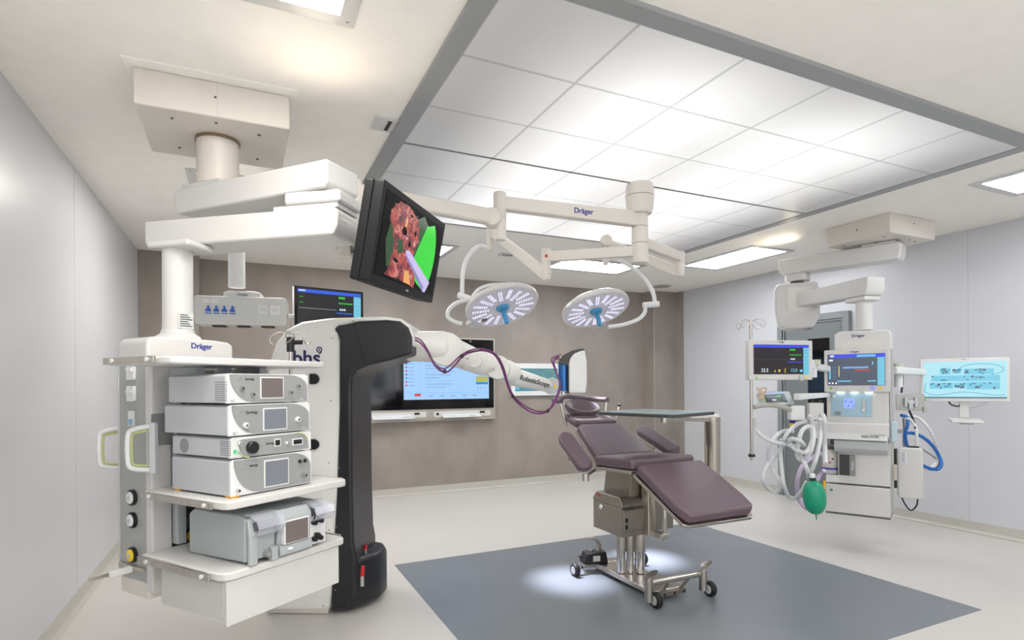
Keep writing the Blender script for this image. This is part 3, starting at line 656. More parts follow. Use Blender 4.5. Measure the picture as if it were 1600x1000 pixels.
MB(HF_).box(hq(885, 0)[0], hq(909, 0)[0], -.05, .02, hq(0, 617)[1], hq(0, 613)[1]).build('lens_tray', mat('lens_tray_blue', (25, 60, 200), .4), rob, .002)
cc = P(876, 559, HT-.03); MB().cyl(cc-CR*.03, cc+CR*.02, .014).build('cable_socket', mat('brass_socket', (200, 180, 150), .3, .8), rob)
MB().cyl(P(880, 611, HT)-Vector((0, 0, .01)), P(880, 613, HT)-Vector((0, 0, .015)), .02).build('lens_barrel', CHROME, rob)
# three purple cables
cp = [(640, 531, 3.60), (655, 534, 3.62), (668, 550, 3.63), (680, 572, 3.64), (695, 582, 3.65), (707, 575, 3.66), (722, 558, 3.68), (735, 551, 3.72), (755, 548, 3.78), (773, 555, 3.84), (784, 573, 3.9), (792, 600, 3.95), (801, 620, 4.0), (815, 635, 4.05), (836, 646, 4.08), (856, 643, 4.12), (868, 626, 4.15), (875, 604, 4.17), (868, 580, 4.19), (864, 566, 4.2), (874, 558, 4.24)]
cp = [(a, b, t-.16 if 8 <= i <= 17 else t-.04) for i, (a, b, t) in enumerate(cp)]
for k, (ox, oz) in enumerate(((0, 0), (.006, .009), (-.007, .012))):
    pts = [P(*p)+CR*(ox*(1+.5*math.sin(i*1.3+k)))+Vector((0, 0, oz*(1.1+.9*math.sin(i*.9+k*2)))) for i, p in enumerate(cp)]
    MB().tube(pts, .0048, 8, 8).build('purple_cable', PURP, rob)
for i in (0, 4, 6, 12, 15): c = P(*cp[i]); drum('cable_tie', c+Vector((0, 0, .006)), .013, .009, _r, BLACK)

# ================================================================ CENTRAL LAMP PENDANT
S0 = Vector((2.53, 3.24, 0)); cream = WARM
sl = thing('lamp_pendant', Matrix.Translation((S0.x, S0.y, HC)), 'cream central ceiling column with barrel canopy carrying the lamp and monitor arms', 'surgical lamp mount')
MB().lathe([(.085, 2.825), (.097, 2.77), (.099, 2.70), (.093, 2.63), (.082, 2.595), (.06, 2.59)], (S0.x, S0.y, 0), 40).build('canopy', cream, sl)
MB().lathe([(.0995, 2.712), (.1, 2.714), (.0995, 2.716)], (S0.x, S0.y, 0), 40).build('canopy_seam', mat('seam_brown', (140, 130, 118), .6), sl)
MB().lathe([(.054, 2.60), (.056, 2.59), (.056, 2.265), (.052, 2.25)], (S0.x, S0.y, 0), 36).build('shaft', cream, sl)
for z in (2.50, 2.385): MB().lathe([(.0563, z), (.0568, z+.002), (.0563, z+.004)], (S0.x, S0.y, 0), 36).build('shaft_seam', mat('seam_brown', (140, 130, 118), .6), sl)
def beam(name, a, b, h0, h1, w, parent, m=cream, bev=.01):
    a = Vector(a); b = Vector(b); d = (b-a); L = d.length; d.normalize(); y = Vector((0, 0, 1)).cross(d).normalized(); z = d.cross(y)
    F = axes(a, d, y, z)
    return MB(F).prism([(0, -h0/2), (L, -h1/2), (L, h1/2), (0, h0/2)], -w/2, w/2, 'y').build(name, m, parent, bev)
H1 = P(781, 314, 3.66); z1 = 2.555
b1 = beam('upper_arm', (S0.x, S0.y, z1), (H1.x, H1.y, z1+.01), .105, .085, .07, sl)
u = (Vector((S0.x, S0.y, 0))-Vector((H1.x, H1.y, 0))).normalized()
text('Dräger', facing(Vector((H1.x, H1.y, z1+.005))+u*.58-u.cross(Vector((0, 0, 1)))*(-.0365 if u.cross(Vector((0, 0, 1))).dot(_f) < 0 else .0365), u, (0, 0, 1)), .05, 'maker_lettering', BLUE, b1, bold=.0008)
MB().lathe([(.038, 2.46), (.041, 2.465), (.041, 2.625), (.037, 2.635)], (H1.x, H1.y, 0), 32).build('arm_end_hub', cream, sl)
# monitor spring arm
kn = P(769, 341, 3.62); 
sm = thing('monitor_arm', Matrix.Translation((H1.x, H1.y, 2.4)), 'long cream spring arm running left from the round hinge to the black monitor', 'monitor arm')
MB().lathe([(.034, 2.33), (.04, 2.36), (.04, 2.459)], (H1.x, H1.y, 0), 28).build('swivel', cream, sm)
drum('hinge_disc', kn+Vector((0, 0, 0)), .058, .05, m=cream, par=sm)
e = P(556, 300, 3.0)
b = beam('spring_arm', kn+Vector((0, 0, .005)), e+Vector((0, 0, .0)), .10, .085, .07, sm, bev=.018)
MB().lathe([(.035, 2.32), (.035, 2.48)], (e.x, e.y, 0), 24).build('end_hub', cream, sm)
br = P(540, 387, 2.97)
MB().tube([(e.x, e.y, 2.33), (e.x-.02, e.y-.01, 2.25), (br.x, br.y, 2.17), (br.x, br.y, br.z+.04)], .018, 12, 5).build('drop_tube', cream, sm)
BF = facing(br, _r, (0, 0, 1))
MB(BF).box(-.038, .038, -.03, .05, -.058, .058).build('tilt_joint', cream, sm, .012)
# black monitor
M0, M1, M3 = Vector((.507, 2.161, 2.176)), Vector((.912, 2.655, 2.180)), Vector((.432, 2.186, 1.797))
u1 = (M1-M0).normalized(); MO = facing(M3, u1, M0-M3); mw, mh = .64, .387
bm_ = thing('surgical_monitor', MO, 'large black tilted monitor showing a red and green endoscopy picture, left of the lamps', 'monitor')
MB(MO).prism(rrect(0, mw, 0, mh, .01), 0, .045, 'y').build('bezel', mat('monitor_bezel_black', (20, 20, 22), .5, spec=.3), bm_, .006)
MB(MO).prism(rrect(.0, mw, .0, mh, .01), .0455, .085, 'y').build('rear_housing', mat('monitor_back_black', (18, 18, 20), .5, spec=.3), bm_, .008)
def pic():
    mt = bpy.data.materials.new('endoscopy_tissue'); mt.use_nodes = True; nt = mt.node_tree; b = nt.nodes['Principled BSDF']
    tc = nt.nodes.new('ShaderNodeTexCoord'); n = nt.nodes.new('ShaderNodeTexNoise'); n.inputs['Scale'].default_value = 24; n.inputs['Detail'].default_value = 6; n.inputs['Distortion'].default_value = 1.5
    nt.links.new(tc.outputs['Object'], n.inputs[0]); r = nt.nodes.new('ShaderNodeValToRGB'); nt.links.new(n.outputs['Fac'], r.inputs[0])
    e = r.color_ramp.elements; e[0].position = .3; e[0].color = (.03, .002, .012, 1); e[1].position = .78; e[1].color = (.85, .62, .62, 1)
    for p, c in ((.42, (.14, .01, .02, 1)), (.52, (.36, .035, .03, 1)), (.62, (.5, .12, .08, 1))): k = e.new(p); k.color = c
    b.inputs['Base Color'].default_value = (.01, .01, .01, 1); b.inputs['Roughness'].default_value = .25
    nt.links.new(r.outputs[0], b.inputs['Emission Color']); b.inputs['Emission Strength'].default_value = .72; return mt
m = MB(MO); sx0, sz0, sw, sh = .028, .035, .585, .325
BK = mat('screen_black', (3, 3, 4), .5, spec=.15)
mts = [BK, pic(), glow('picture_green', (20, 205, 30), 1), glow('picture_dark_green', (8, 66, 16), 1), glow('instrument_lilac', (190, 180, 225), 1), glow('instrument_shade', (130, 125, 180), 1), glow('tissue_fat', (225, 160, 90), 1)]
m.prism([(sx0, sz0), (sx0+sw, sz0), (sx0+sw, sz0+sh), (sx0, sz0+sh)], -.002, 0, 'y')
def pp(mi, pts, lay): m.m = mi; m.poly([(sx0+a*sw, sz0+(1-b)*sh) for a, b in pts], -.002-.0002*lay)
arc = [(.76+.16*math.cos(R(a))*1.0, .5-.5*math.sin(R(a))) for a in range(-88, 89, 11)]
pp(3, [(.12, .28), (.2, .25), (.3, .6), (.25, .9), (.14, .85), (.08, .55)], 1)
pp(2, [(.42, .25), (.6, .12), (.74, .1)]+arc[::-1][2:-1]+[(.66, .92), (.5, .75), (.42, .5)], 1)
pp(3, [(.40, .2), (.62, .02), (.70, .1), (.55, .6), (.48, .72), (.42, .5)], 2)
random.seed(5)
left = [(.20, .03), (.14, .10), (.09, .20), (.10, .32), (.17, .42), (.19, .52), (.21, .60), (.20, .70), (.19, .84), (.13, .96)]
right = [(.62, .99), (.64, .9), (.60, .78), (.55, .7), (.52, .62), (.55, .5), (.58, .38), (.56, .27), (.56, .16), (.48, .09), (.36, .02)]
def rag(pts, k=3, a=.012):
    o = []
    for i in range(len(pts)):
        p, q_ = pts[i], pts[(i+1) % len(pts)]
        for j in range(k): o.append((p[0]+(q_[0]-p[0])*j/k+random.uniform(-a, a), min(.995, max(.005, p[1]+(q_[1]-p[1])*j/k+random.uniform(-a, a)))))
    return o
pp(1, rag(left+right), 3)
for a_, b_, c_, d_ in ((.33, .35, .05, .06), (.44, .47, .03, .05), (.27, .74, .05, .03), (.50, .30, .02, .06), (.40, .12, .04, .02)):
    pp(0, rag([(a_-c_, b_), (a_, b_-d_), (a_+c_, b_), (a_, b_+d_)], 2, .01), 4)
for k in range(26):
    a_, b_ = random.uniform(.2, .52), random.uniform(.08, .9); pp(4, [(a_, b_), (a_+.012, b_-.004), (a_+.014, b_+.008), (a_+.002, b_+.010)], 4)
pp(6, [(.33, .16), (.36, .2), (.35, .30), (.32, .28)], 4); pp(6, [(.42, .82), (.5, .8), (.56, .97), (.44, .97)], 4); pp(3, [(.24, .48), (.33, .47), (.36, .6), (.28, .66)], 4)
pp(4, [(.40, .56), (.46, .55), (.90, .84), (.84, .995), (.80, 1.0), (.40, .63)], 5); pp(5, [(.40, .60), (.80, .93), (.79, 1.0), (.40, .63)], 6)
m.build('screen', mts, bm_)
text('EIZO', at(MO, .34, -.001, .016), .012, 'maker_lettering', LGREY, bm_)
vb = MO @ Vector((.16, .10, .19)); beam('vesa_arm', br+CR*.04+CF*.02, vb, .05, .05, .05, sm, BLACK, .008)
MB(MO).box(.10, .22, .095, .105, .13, .25).build('mounting_plate', BLACK, sm, .003)

# ---- surgical lamps
LEDL = glow('lamp_led', (222, 220, 255), 1.3); LENS = mat('lamp_lens', (168, 166, 170), .25, emit=(165, 162, 178), es=.25)
def lamp(name, C0, N, rad, label, yoke_dir, side):
    "C0 centre of light face; N points up out of the back"
    N = Vector(N).normalized(); X = CR-N*CR.dot(N); X.normalize(); Y = N.cross(X); F = axes(C0, X, Y, N)
    t = thing(name, F, label, 'surgical lamp', 'surgical lamps')
    MB(F).lathe([(rad*.93, -.003), (rad*.97, -.005), (rad, .008), (rad*.985, .035), (rad*.9, .055), (rad*.55, .075), (.1, .085), (0, .086)], (0, 0, 0), 48).build('housing', WHITE, t)
    MB(F).lathe([(0, -.0045), (rad*.93, -.0045), (rad*.93, .01)], (0, 0, 0), 48).build('lens', LENS, t)
    n = 18
    for k in range(n):
        a = 2*math.pi*k/n+.1; r0, r1 = rad*(.34 if k % 2 else .42), rad*(.86 if k % 2 else .89); G = F @ Matrix.Rotation(a, 4, 'Z'); mb = MB(G)
        mb.prism(rrect(r0, r1, -.020, .020, .012, 3), -.0095, -.0045, 'z'); s = mb.build('led_module', LENS, t)
        mm = MB(G)
        for i in range(7):
            x = r0+.018+i*(r1-r0-.036)/6
            for y in (-.009, .009): mm.cyl((x, y, -.0108), (x, y, -.0095), .0068, seg=8)
        tag(mm.build('led_grid', LEDL, s))
    hb = MB(F).lathe([(.0, -.03), (.045, -.028), (.055, -.012), (.055, -.002)], (0, 0, 0), 28).build('handle_collar', SKYB, t)
    MB(F).lathe([(0, -.155), (.019, -.152), (.021, -.10), (.018, -.03)], (0, 0, 0), 20).build('handle', SKYB, t)
    G = F @ Matrix.Rotation(side, 4, 'Z')
    MB(G).box(rad*.86, rad*1.14, -.07, .07, -.01, .03).build('control_bracket', LGREY, t, .01)
    for k in range(3): MB(G).cyl((rad*1.05, -.03+.03*k, -.014), (rad*1.05, -.03+.03*k, -.009), .007, seg=10).build('button', WHITE, t)
    if 'left of' in label: MB(F).cyl((-rad*.52, rad*.42, -.0115), (-rad*.52, rad*.42, -.009), .028, .028, 20).build('sensor_window', DGREY, t)
    return t, F
L1, N1 = P(785, 480, 4.70), Vector((0, 0, 1))+_f*.40-_r*.26
L2, N2 = P(931, 485, 4.95), Vector((0, 0, 1))+_f*.40-_r*.21
lampA, FA_ = lamp('surgical_lamp', L1, N1, .310, 'white surgical lamp on the left of the pair, with a dark sensor spot', 0, R(142))
lampB, FB2 = lamp('surgical_lamp', L2, N2, .298, 'white surgical lamp on the right of the pair, nearer the white wall', 0, R(78))
# arms that carry them (parts of the lamps)
z2 = 2.335
E2 = P(853, 401, 4.18)
beam('swing_arm', (S0.x, S0.y, z2), (E2.x, E2.y, z2), .075, .075, .055, lampA, cream)
MB().lathe([(.034, z2-.055), (.036, z2-.05), (.036, z2+.055), (.034, z2+.06)], (E2.x, E2.y, 0), 24).build('elbow_hub', cream, lampA)
c = Vector((E2.x, E2.y, z2+.0))-_f*.0366; drum('red_mark', c-_f*.001, .010, .002, m=RED, par=lampA)
k2 = Vector((E2.x, E2.y, z2-.13))
MB().lathe([(.028, z2-.165), (.036, z2-.14), (.034, z2-.055)], (E2.x, E2.y, 0), 24).build('spring_arm_base', cream, lampA)
T2 = P(766, 360, 4.70)
beam('spring_arm', k2+(k2-T2).normalized()*.03, T2, .085, .065, .055, lampA, cream, .014)
MB().lathe([(.024, T2.z-.17), (.027, T2.z-.165), (.027, T2.z+.03)], (T2.x, T2.y, 0), 24).build('yoke_hub', cream, lampA)
t0 = T2-Vector((0, 0, .155))
ya = [t0, P(752, 384, 4.7), P(738, 392, 4.68), P(728, 408, 4.66), P(723, 430, 4.65), P(722, 462, 4.65)]
MB().tube(ya, .0175, 12, 8).build('outer_yoke', PLAST, lampA)
j0, j1 = P(717, 461, 4.65), P(737, 468, 4.6); MB().cyl(j0, j1, .026).build('yoke_joint', PLAST, lampA)
MB().tube([P(734, 468, 4.6), P(715, 473, 4.58), P(702, 483, 4.57), P(700, 495, 4.57), P(711, 503, 4.57), P(722, 506, 4.57)], .017, 12, 8).build('inner_yoke', PLAST, lampA)
MB().tube([P(737, 466, 4.62), P(748, 452, 4.8), P(768, 445, 4.95), P(798, 444, 5.02)], .014, 12, 8).build('rear_yoke', PLAST, lampA)
z3 = 2.40; E3 = P(1062, 400, 4.5)
beam('swing_arm', (S0.x, S0.y, z3), (E3.x, E3.y, z3), .075, .075, .055, lampB, cream)
MB().lathe([(.034, z3-.05), (.036, z3-.045), (.036, z3+.04)], (E3.x, E3.y, 0), 24).build('elbow_hub', cream, lampB)
MB().lathe([(.026, z3-.155), (.038, z3-.13), (.036, z3-.05)], (E3.x, E3.y, 0), 24).build('spring_arm_base', cream, lampB)
k3 = Vector((E3.x, E3.y, z3-.12)); T3 = P(946, 378, 5.0)
beam('spring_arm', k3, T3, .085, .07, .055, lampB, cream, .014)
drum('arm_end_disc', T3-_f*.03, .05, .04, m=cream, par=lampB)
MB().lathe([(.024, T3.z-.20), (.026, T3.z-.02)], (T3.x, T3.y, 0), 24).build('yoke_hub', cream, lampB)
MB().tube([T3-Vector((0, 0, .17)), P(955, 403, 5.0), P(975, 410, 4.97), P(995, 424, 4.94), P(1012, 442, 4.92), P(1021, 460, 4.9), P(1023, 474, 4.9)], .0175, 12, 8).build('outer_yoke', PLAST, lampB)
MB().cyl(P(1005, 477, 4.88), P(1029, 475, 4.9), .026).build('yoke_joint', PLAST, lampB)
MB().tube([P(1008, 480, 4.88), P(1007, 489, 4.87), P(997, 499, 4.85), P(975, 507, 4.83), P(950, 511, 4.80)], .017, 12, 8).build('inner_yoke', PLAST, lampB)

# ================================================================ OPERATING TABLE
OX = 2.50
tb = thing('operating_table', Matrix.Translation((OX, 3.25, 0)), 'reclined purple-grey upholstered operating table on a steel column and wheeled base', 'operating table')
def slab(a, b):
    "frame on the line a(Y,z) -> b(Y,z): x across, y along, z out of the pad"
    d = Vector((0, b[0]-a[0], b[1]-a[1])); L = d.length; d.normalize(); return axes((OX, a[0], a[1]), (1, 0, 0), d, Vector((1, 0, 0)).cross(d)), L
def pad(name, F, pts, z0, z1, bev, m=LEATH): return MB(F).prism(pts, z0, z1).build(name, m, tb, bev, 5)
FL, LL = slab((2.49, .595), (2.955, .83))
leg = pad('leg_section', FL, [(-.23, 0), (-.255, .02), (-.272, .10), (-.268, .30), (-.262, LL-.01), (.262, LL-.01), (.272, .32), (.275, .12), (.262, .03), (.235, 0)], .012, .082, .022)
MB(FL).prism([(-.245, -.012), (-.272, .01), (-.275, LL-.02), (.275, LL-.02), (.275, .01), (.245, -.012)], -.008, .012).build('leg_rail', STEEL, tb, .004)
FS, LS = slab((2.96, .835), (3.42, .812))
pad('seat_section', FS, [(-.262, .0), (-.265, LS-.06), (-.25, LS), (.25, LS), (.265, LS-.06), (.262, .0)], .012, .085, .024)
MB(FS).box(-.275, .275, .0, LS, -.008, .012).build('seat_rail', STEEL, tb, .004)
FBk, LB_ = slab((3.40, .84), (3.76, 1.045))
pad('back_section', FBk, [(-.245, .0), (-.235, .14), (-.20, LB_-.03), (-.18, LB_), (.18, LB_), (.20, LB_-.03), (.235, .14), (.245, .0)], .0, .065, .022)
MB(FBk).prism([(-.24, 0), (-.19, LB_), (.19, LB_), (.24, 0)], -.02, .0).build('back_rail', STEEL, tb, .004)
FN, LN = slab((3.75, 1.06), (3.90, 1.10))
pad('neck_pad', FN, rrect(-.195, .195, 0, LN, .04), .0, .06, .026)
FH, LH = slab((3.90, 1.09), (4.10, 1.13))
pad('head_plate', FH, rrect(-.12, .12, 0, LH, .05), -.02, .03, .018)
cup = MB(FH @ Matrix.Translation((0, .10, .045)) @ Matrix.Rotation(R(12), 4, 'X'))
cup.lathe([(0, -.02), (.06, -.015), (.11, .02), (.135, .06), (.13, .085), (.105, .078), (.07, .035), (.03, .012), (0, .008)], (0, 0, 0), 32, 1.12, .92)
cup.build('headrest', LEATH, tb)
hs = []
for a in range(-15, 196, 15): hs.append((OX+.225*math.cos(R(a)), 3.98+.21*math.sin(R(a)), 1.30-.03*abs(math.cos(R(a)))))
MB().ring(spline(hs, 3), .021, 12).build('wrist_rest', LEATH, tb)
for s in (-1, 1): MB().cyl((OX+s*.225, 3.94, 1.27), (OX+s*.18, 3.92, 1.07), .011).build('wrist_rest_post', STEEL, tb)
MB().cyl((OX+.24, 3.85, 1.09), (OX+.28, 3.85, 1.22), .006).build('head_lever', CHROME, tb); MB().ball((OX+.283, 3.85, 1.228), .014).build('lever_knob', BLACK, tb)
# arm boards
for s in (-1, 1):
    a, b = ((OX-.385, 3.30, .80), (OX-.385, 3.62, 1.02)) if s < 0 else ((OX+.375, 3.27, .87), (OX+.375, 3.70, 1.02))
    a = Vector(a); b = Vector(b); d = (b-a); L = d.length; d.normalize(); n = Vector((1, 0, 0)).cross(d); n = (n+Vector((-.28*s*-1 if s < 0 else -.35, 0, 0))).normalized(); x = d.cross(n)
    F = axes(a, x, d, n); w = .062
    pts = [(w*math.cos(R(t)), (.06+.06*math.sin(R(t))) if t > 180 else (L-.08+.08*math.sin(R(t)))) for t in range(0, 360, 20)]
    pb_ = MB(F).prism(pts, 0, .055).build('arm_board', LEATH, tb, .02, 4)
    MB(F).box(-.05, .05, .03, L-.04, -.012, 0).build('board_plate', STEEL, pb_, .004)
    c = a+d*.02; MB().cyl(c-Vector((0, 0, .07)), c-Vector((0, 0, .02)), .024).build('board_joint', CHROME, tb)
    c = a+d*L*.45-n*.03; MB().cyl(c-Vector((.06*(1 if s < 0 else 1), 0, 0)), c+Vector((.03, 0, 0)), .010).build('clamp_bolt', CHROME, tb)
    c2 = Vector((OX+s*.27, 3.38, .80)); MB().cyl(a+d*.03-Vector((0, 0, .045)), c2, .012).build('board_bracket', STEEL, tb)
# drive housing and column
zt = .62
MB().box(OX-.18, OX+.02, 3.192, 3.54, .355, .552).build('drive_housing', DSTEEL, tb, .006)
hb_ = MB().box(OX-.178, OX-.0, 3.17, 3.192, .40, .545).build('control_box', DSTEEL, tb, .006)
MB().box(OX+.022, OX+.28, 3.20, 3.50, .37, .61).build('drive_cover', DSTEEL, tb, .01)
MB().prism([(3.545, .575), (3.50, .625), (3.22, .625), (3.187, .585), (3.187, .5525), (3.545, .5525)], OX-.182, OX+.021, 'x').build('housing_top', DSTEEL, tb, .012)
MB().lathe([(.016, OX-.186), (.020, OX-.18)], (0, 3.44, .52), 20, ax='x').build('key_switch', CHROME, tb)
MB().box(OX-.1825, OX-.180, 3.44, 3.49, .592, .606).build('red_indicator', RED, tb)
for z in (.43, .475): MB().box(OX-.165, OX-.145, 3.166, 3.170, z-.014, z+.014).build('power_inlet', BLACK, tb)
MB().lathe([(.009, 3.196), (.009, 3.201)], (OX+.09, 0, .5), 14, ax='y').build('vent_plug', BLACK, tb)
MB().prism([(3.22, .60), (3.54, .60), (3.50, .80), (3.2, .82)], OX-.09, OX+.12, 'x').build('seat_carrier', DSTEEL, tb, .008)
MB().box(OX-.01, OX+.05, 3.12, 3.20, .36, .82).build('front_column', STEEL, tb, .006)
for x, y, r in ((-.085, 3.33, .036), (-.03, 3.30, .030), (.03, 3.27, .042)):
    MB().cyl((OX+x, y, .07), (OX+x, y, .25), r*.86).build('inner_tube', CHROME, tb)
    MB().cyl((OX+x, y, .22), (OX+x, y, .38), r).build('lift_tube', STEEL, tb)
MB().cyl((OX+.06, 3.04, .50), (OX+.05, 3.02, .80), .011).build('leg_actuator', CHROME, tb)
MB().cyl((OX+.075, 3.06, .34), (OX+.06, 3.04, .62), .017).build('actuator_sleeve', STEEL, tb)
MB().box(OX+.02, OX+.09, 3.03, 3.2, .36, .39).build('actuator_bracket', STEEL, tb, .004)
MB().box(OX-.13, OX+.11, 2.93, 3.66, .03, .065).build('base_plate', STEEL, tb, .006)
MB().box(OX-.09, OX+.12, 2.90, 2.93, .03, .06).build('base_end', DSTEEL, tb, .004)
for x in (-.06, .02, .10): MB().cyl((OX+x, 2.898, .045), (OX+x, 2.902, .045), .008, seg=12).build('base_bolt', BLACK, tb)
MB().cyl((OX-.22, 2.87, .15), (OX+.23, 2.87, .15), .019).build('front_crossbar', STEEL, tb)
for x in (-.06, .11): MB().tube([(OX+x, 2.87, .14), (OX+x*.95, 2.90, .10), (OX+x*.9, 2.93, .06)], .014, 10, 5).build('crossbar_strut', STEEL, tb)
MB().cyl((OX-.25, 3.58, .055), (OX+.23, 3.58, .055), .012).build('rear_axle', STEEL, tb)
def castor(x, y, r, ped, sx):
    hb = MB().cyl((x, y, .045), (x, y, .175 if ped else .08), .027 if ped else .018).build('castor_housing', STEEL, tb)
    wx = x+sx*.045
    MB().lathe([(r*.62, -.019), (r*.9, -.019), (r, -.012), (r, .012), (r*.9, .019), (r*.62, .019)], (wx, y-.015, r), 28, ax='x').build('castor_wheel', RUB, tb)
    MB().lathe([(0, -.0205), (r*.60, -.0205), (r*.62, -.012), (r*.62, .012), (r*.6, .0205), (0, .0205)], (wx, y-.015, r), 24, ax='x').build('wheel_hub', LGREY, tb)
    MB().cyl((x, y, r+.01), (wx, y-.015, r), .010).build('castor_fork', STEEL, tb)
    if ped:
        F = axes((x+.02, y-.01, .215), Vector((.9, 0, .35)).normalized(), (0, 1, 0), Vector((-.35, 0, .9)).normalized())
        MB(F).lathe([(.0, -.005), (.036, -.002), (.036, .002), (0, .004)], (0, 0, 0), 24, 1.2, .8).build('brake_pedal', DSTEEL, tb)
        MB().cyl((x, y, .17), (x+.01, y-.01, .2), .009).build('pedal_stem', STEEL, tb)
castor(OX-.22, 2.86, .05, True, 1); castor(OX+.225, 2.86, .05, True, 1)
castor(OX-.27, 3.59, .047, False, -1); castor(OX+.25, 3.59, .047, False, 1)
fp = thing('foot_control', Fr((OX-.13, 3.62, .066), -12), 'black foot switch with curved steel guard resting on the table base plate', 'foot pedal')
FP = WMX[fp.name]
MB(FP).prism([(-.09, 0), (.10, 0), (.085, .085), (-.065, .075)], -.05, .06, 'y').build('switch_body', BLACK, fp, .006)
MB(FP).box(-.02, .035, -.053, -.05, .02, .06).build('rating_label', LGREY, fp)
MB(FP).prism([(.03, .08), (.055, .08), (.058, .13), (.04, .165), (.005, .185), (-.03, .18), (-.028, .172), (.0, .172), (.028, .155), (.04, .125)], -.02, .03, 'y').build('steel_guard', STEEL, fp, .003)
MB(FP).tube([(-.085, 0, .045), (-.11, -.01, .05), (-.12, -.02, .06)], .008, 8, 5).build('cable_stub', BLACK, fp)
MB(FP).cyl((-.02, 0, .075), (-.02, 0, .095), .018).build('side_button', STEEL, fp)

# overbed instrument table
col = P(1113, 690, 4.2); ot = thing('instrument_tray_table', Matrix.Translation((col.x, col.y, .45)), 'thin dark-topped swivel tray on a thick steel post to the right of the operating table', 'instrument table')
MB().lathe([(.050, .50), (.050, .74), (.056, .745), (.056, 1.115), (.058, 1.12), (.058, 1.155), (.05, 1.16)], (col.x, col.y, 0), 36).build('post', STEEL, ot)
MB().lathe([(.05, 1.16), (.045, 1.175), (.0, 1.18)], (col.x, col.y, 0), 36).build('post_cap', PLAST, ot)
MB().box(OX+.27, col.x+.02, col.y-.03, col.y+.03, .52, .60).build('mounting_beam', STEEL, ot, .008)
sw_ = P(1037, 652, 3.98)
beam('swivel_arm', (col.x, col.y, 1.135), (sw_.x, sw_.y, 1.155), .035, .025, .05, ot, STEEL, .004)
MB().cyl((sw_.x, sw_.y, 1.13), (sw_.x, sw_.y, 1.18), .022).build('tray_pivot', STEEL, ot)
zt2 = 1.205
def PZ(px, py, z): d = P(px, py, 1)-Vector((0, 0, EYE)); return Vector((0, 0, EYE))+d*((z-EYE)/d.z)
c0 = PZ(983, 640.5, zt2); c1 = PZ(1049, 648, zt2); c2 = PZ(1119, 643, zt2)
ux = (c2-c1).normalized(); uy = Vector((0, 0, 1)).cross(ux); wx, wy = (c2-c1).length, abs((c0-c1).dot(uy))
TF = axes(c1, ux, uy, (0, 0, 1))
MB(TF).prism(rrect(0, wx, 0, wy, .03), -.022, 0).build('tray_frame', mat('tray_edge_grey', (70, 74, 76), .4, .3), ot, .006)
MB(TF).prism(rrect(.02, wx-.02, .02, wy-.02, .02), 0, .004).build('tray_surface', mat('tray_glass', (168, 186, 192), .2), ot, .001)

# ================================================================ WALL UNITS
def PYp(px, py, Y): d = P(px, py, 1)-Vector((0, 0, EYE)); return Vector((0, 0, EYE))+d*(Y/d.y)
YW = YB-.06
wu = thing('wall_display_unit', Matrix.Translation((2.0, YB, .95)), 'wide black glass wall display with a lit blue-white records page above two keyboard trays', 'wall display')
xL = .80; xR = 3.10
MB().box(xL, xR, YW+.012, YB, .955, 2.03).build('steel_cabinet', mat('wall_unit_steel', (190, 184, 174), .3, .6), wu, .004)
MB().box(xL+.02, xR-.025, YW+.004, YW+.012, 1.095, 2.01).build('black_glass', GLOSSB, wu, .002)
a = PYp(631, 625, YW); b = PYp(763.5, 551, YW); WFm = Fr((0, YW, 0))
tx = [(.0, .0, 1, .03, S_MIST), (0, .13, 1, .135, S_TEAL), (.175, .0, .178, .86, S_MIST), (0, .86, 1, .865, S_MIST), (.12, .875, .19, .93, S_RED), (.84, .52, .99, .63, S_OLIVE), (.84, .64, .99, .69, S_TEAL), (.84, .575, .99, .58, S_LIGHT)]
for k, c in enumerate((S_INK, S_RED, S_RED, S_INK, S_TEAL, S_RED, S_RED)): tx += [(.02, .24+.075*k, .04, .275+.075*k, c), (.05, .255+.075*k, .12, .262+.075*k, S_INK)]
for k, l in enumerate((.3, .55, .25, .45, .38, .2, .42, .40, .3)): tx.append((.24, .22+.065*k, .24+l*.8, .227+.065*k, S_INK if k % 3 else S_MIST))
for k in range(5): tx += [(.28+.13*k, .92, .33+.13*k, .93, S_INK), (.86+.04*(k % 3), .75+.05*(k//3), .87+.04*(k % 3), .765+.05*(k//3), S_INK)]
screen(WFm, 'lit_screen', wu, a.x, a.z, b.x-a.x, b.z-a.z, S_LIGHT, tx, .001)
a = PYp(545, 625, YW); b = PYp(618.5, 587, YW)
MB(WFm).box(.95, b.x, .002, .004, a.z+.005, 1.98).build('dark_screen', mat('dark_screen_glass', (26, 30, 36), .12), wu)
for k in range(2):
    x = 1.33+.90*k
    tr = MB().prism(rrect(x, x+.80, .99, 1.065, .02), YW+.004, YW+.013, 'y').build('tray_recess', mat('recess_grey', (205, 205, 200), .4), wu, .002)
    MB().prism([(YW-.10, .985), (YW+.01, 1.02), (YW+.01, 1.032), (YW-.10, .997)], x+.10, x+.62, 'x').build('keyboard_tray', PLAST, wu, .004)
    MB().box(x+.46, x+.55, YW-.09, YW-.06, .995, 1.004).build('touchpad', DGREY, wu)
    MB().cyl((x+.05, YW, 1.03), (x+.05, YW+.006, 1.03), .018).build('lock', BLACK, wu); MB().box(x+.64, x+.71, YW, YW+.006, 1.03, 1.055).build('card_reader', BLACK, wu)
bx(I4, 'shelf_lip', STEEL, wu, xL, xR, YW-.01, YW+.012, .945, .957, .002)
wm = thing('wall_screen', Matrix.Translation((3.73, YB, 1.26)), 'white framed wall screen with sea-green picture behind the robot wrist', 'wall display')
MB().prism(rrect(3.34, 4.13, 1.25, 1.70, .01), YW+.01, YB, 'y').build('frame', PLAST, wm, .004)
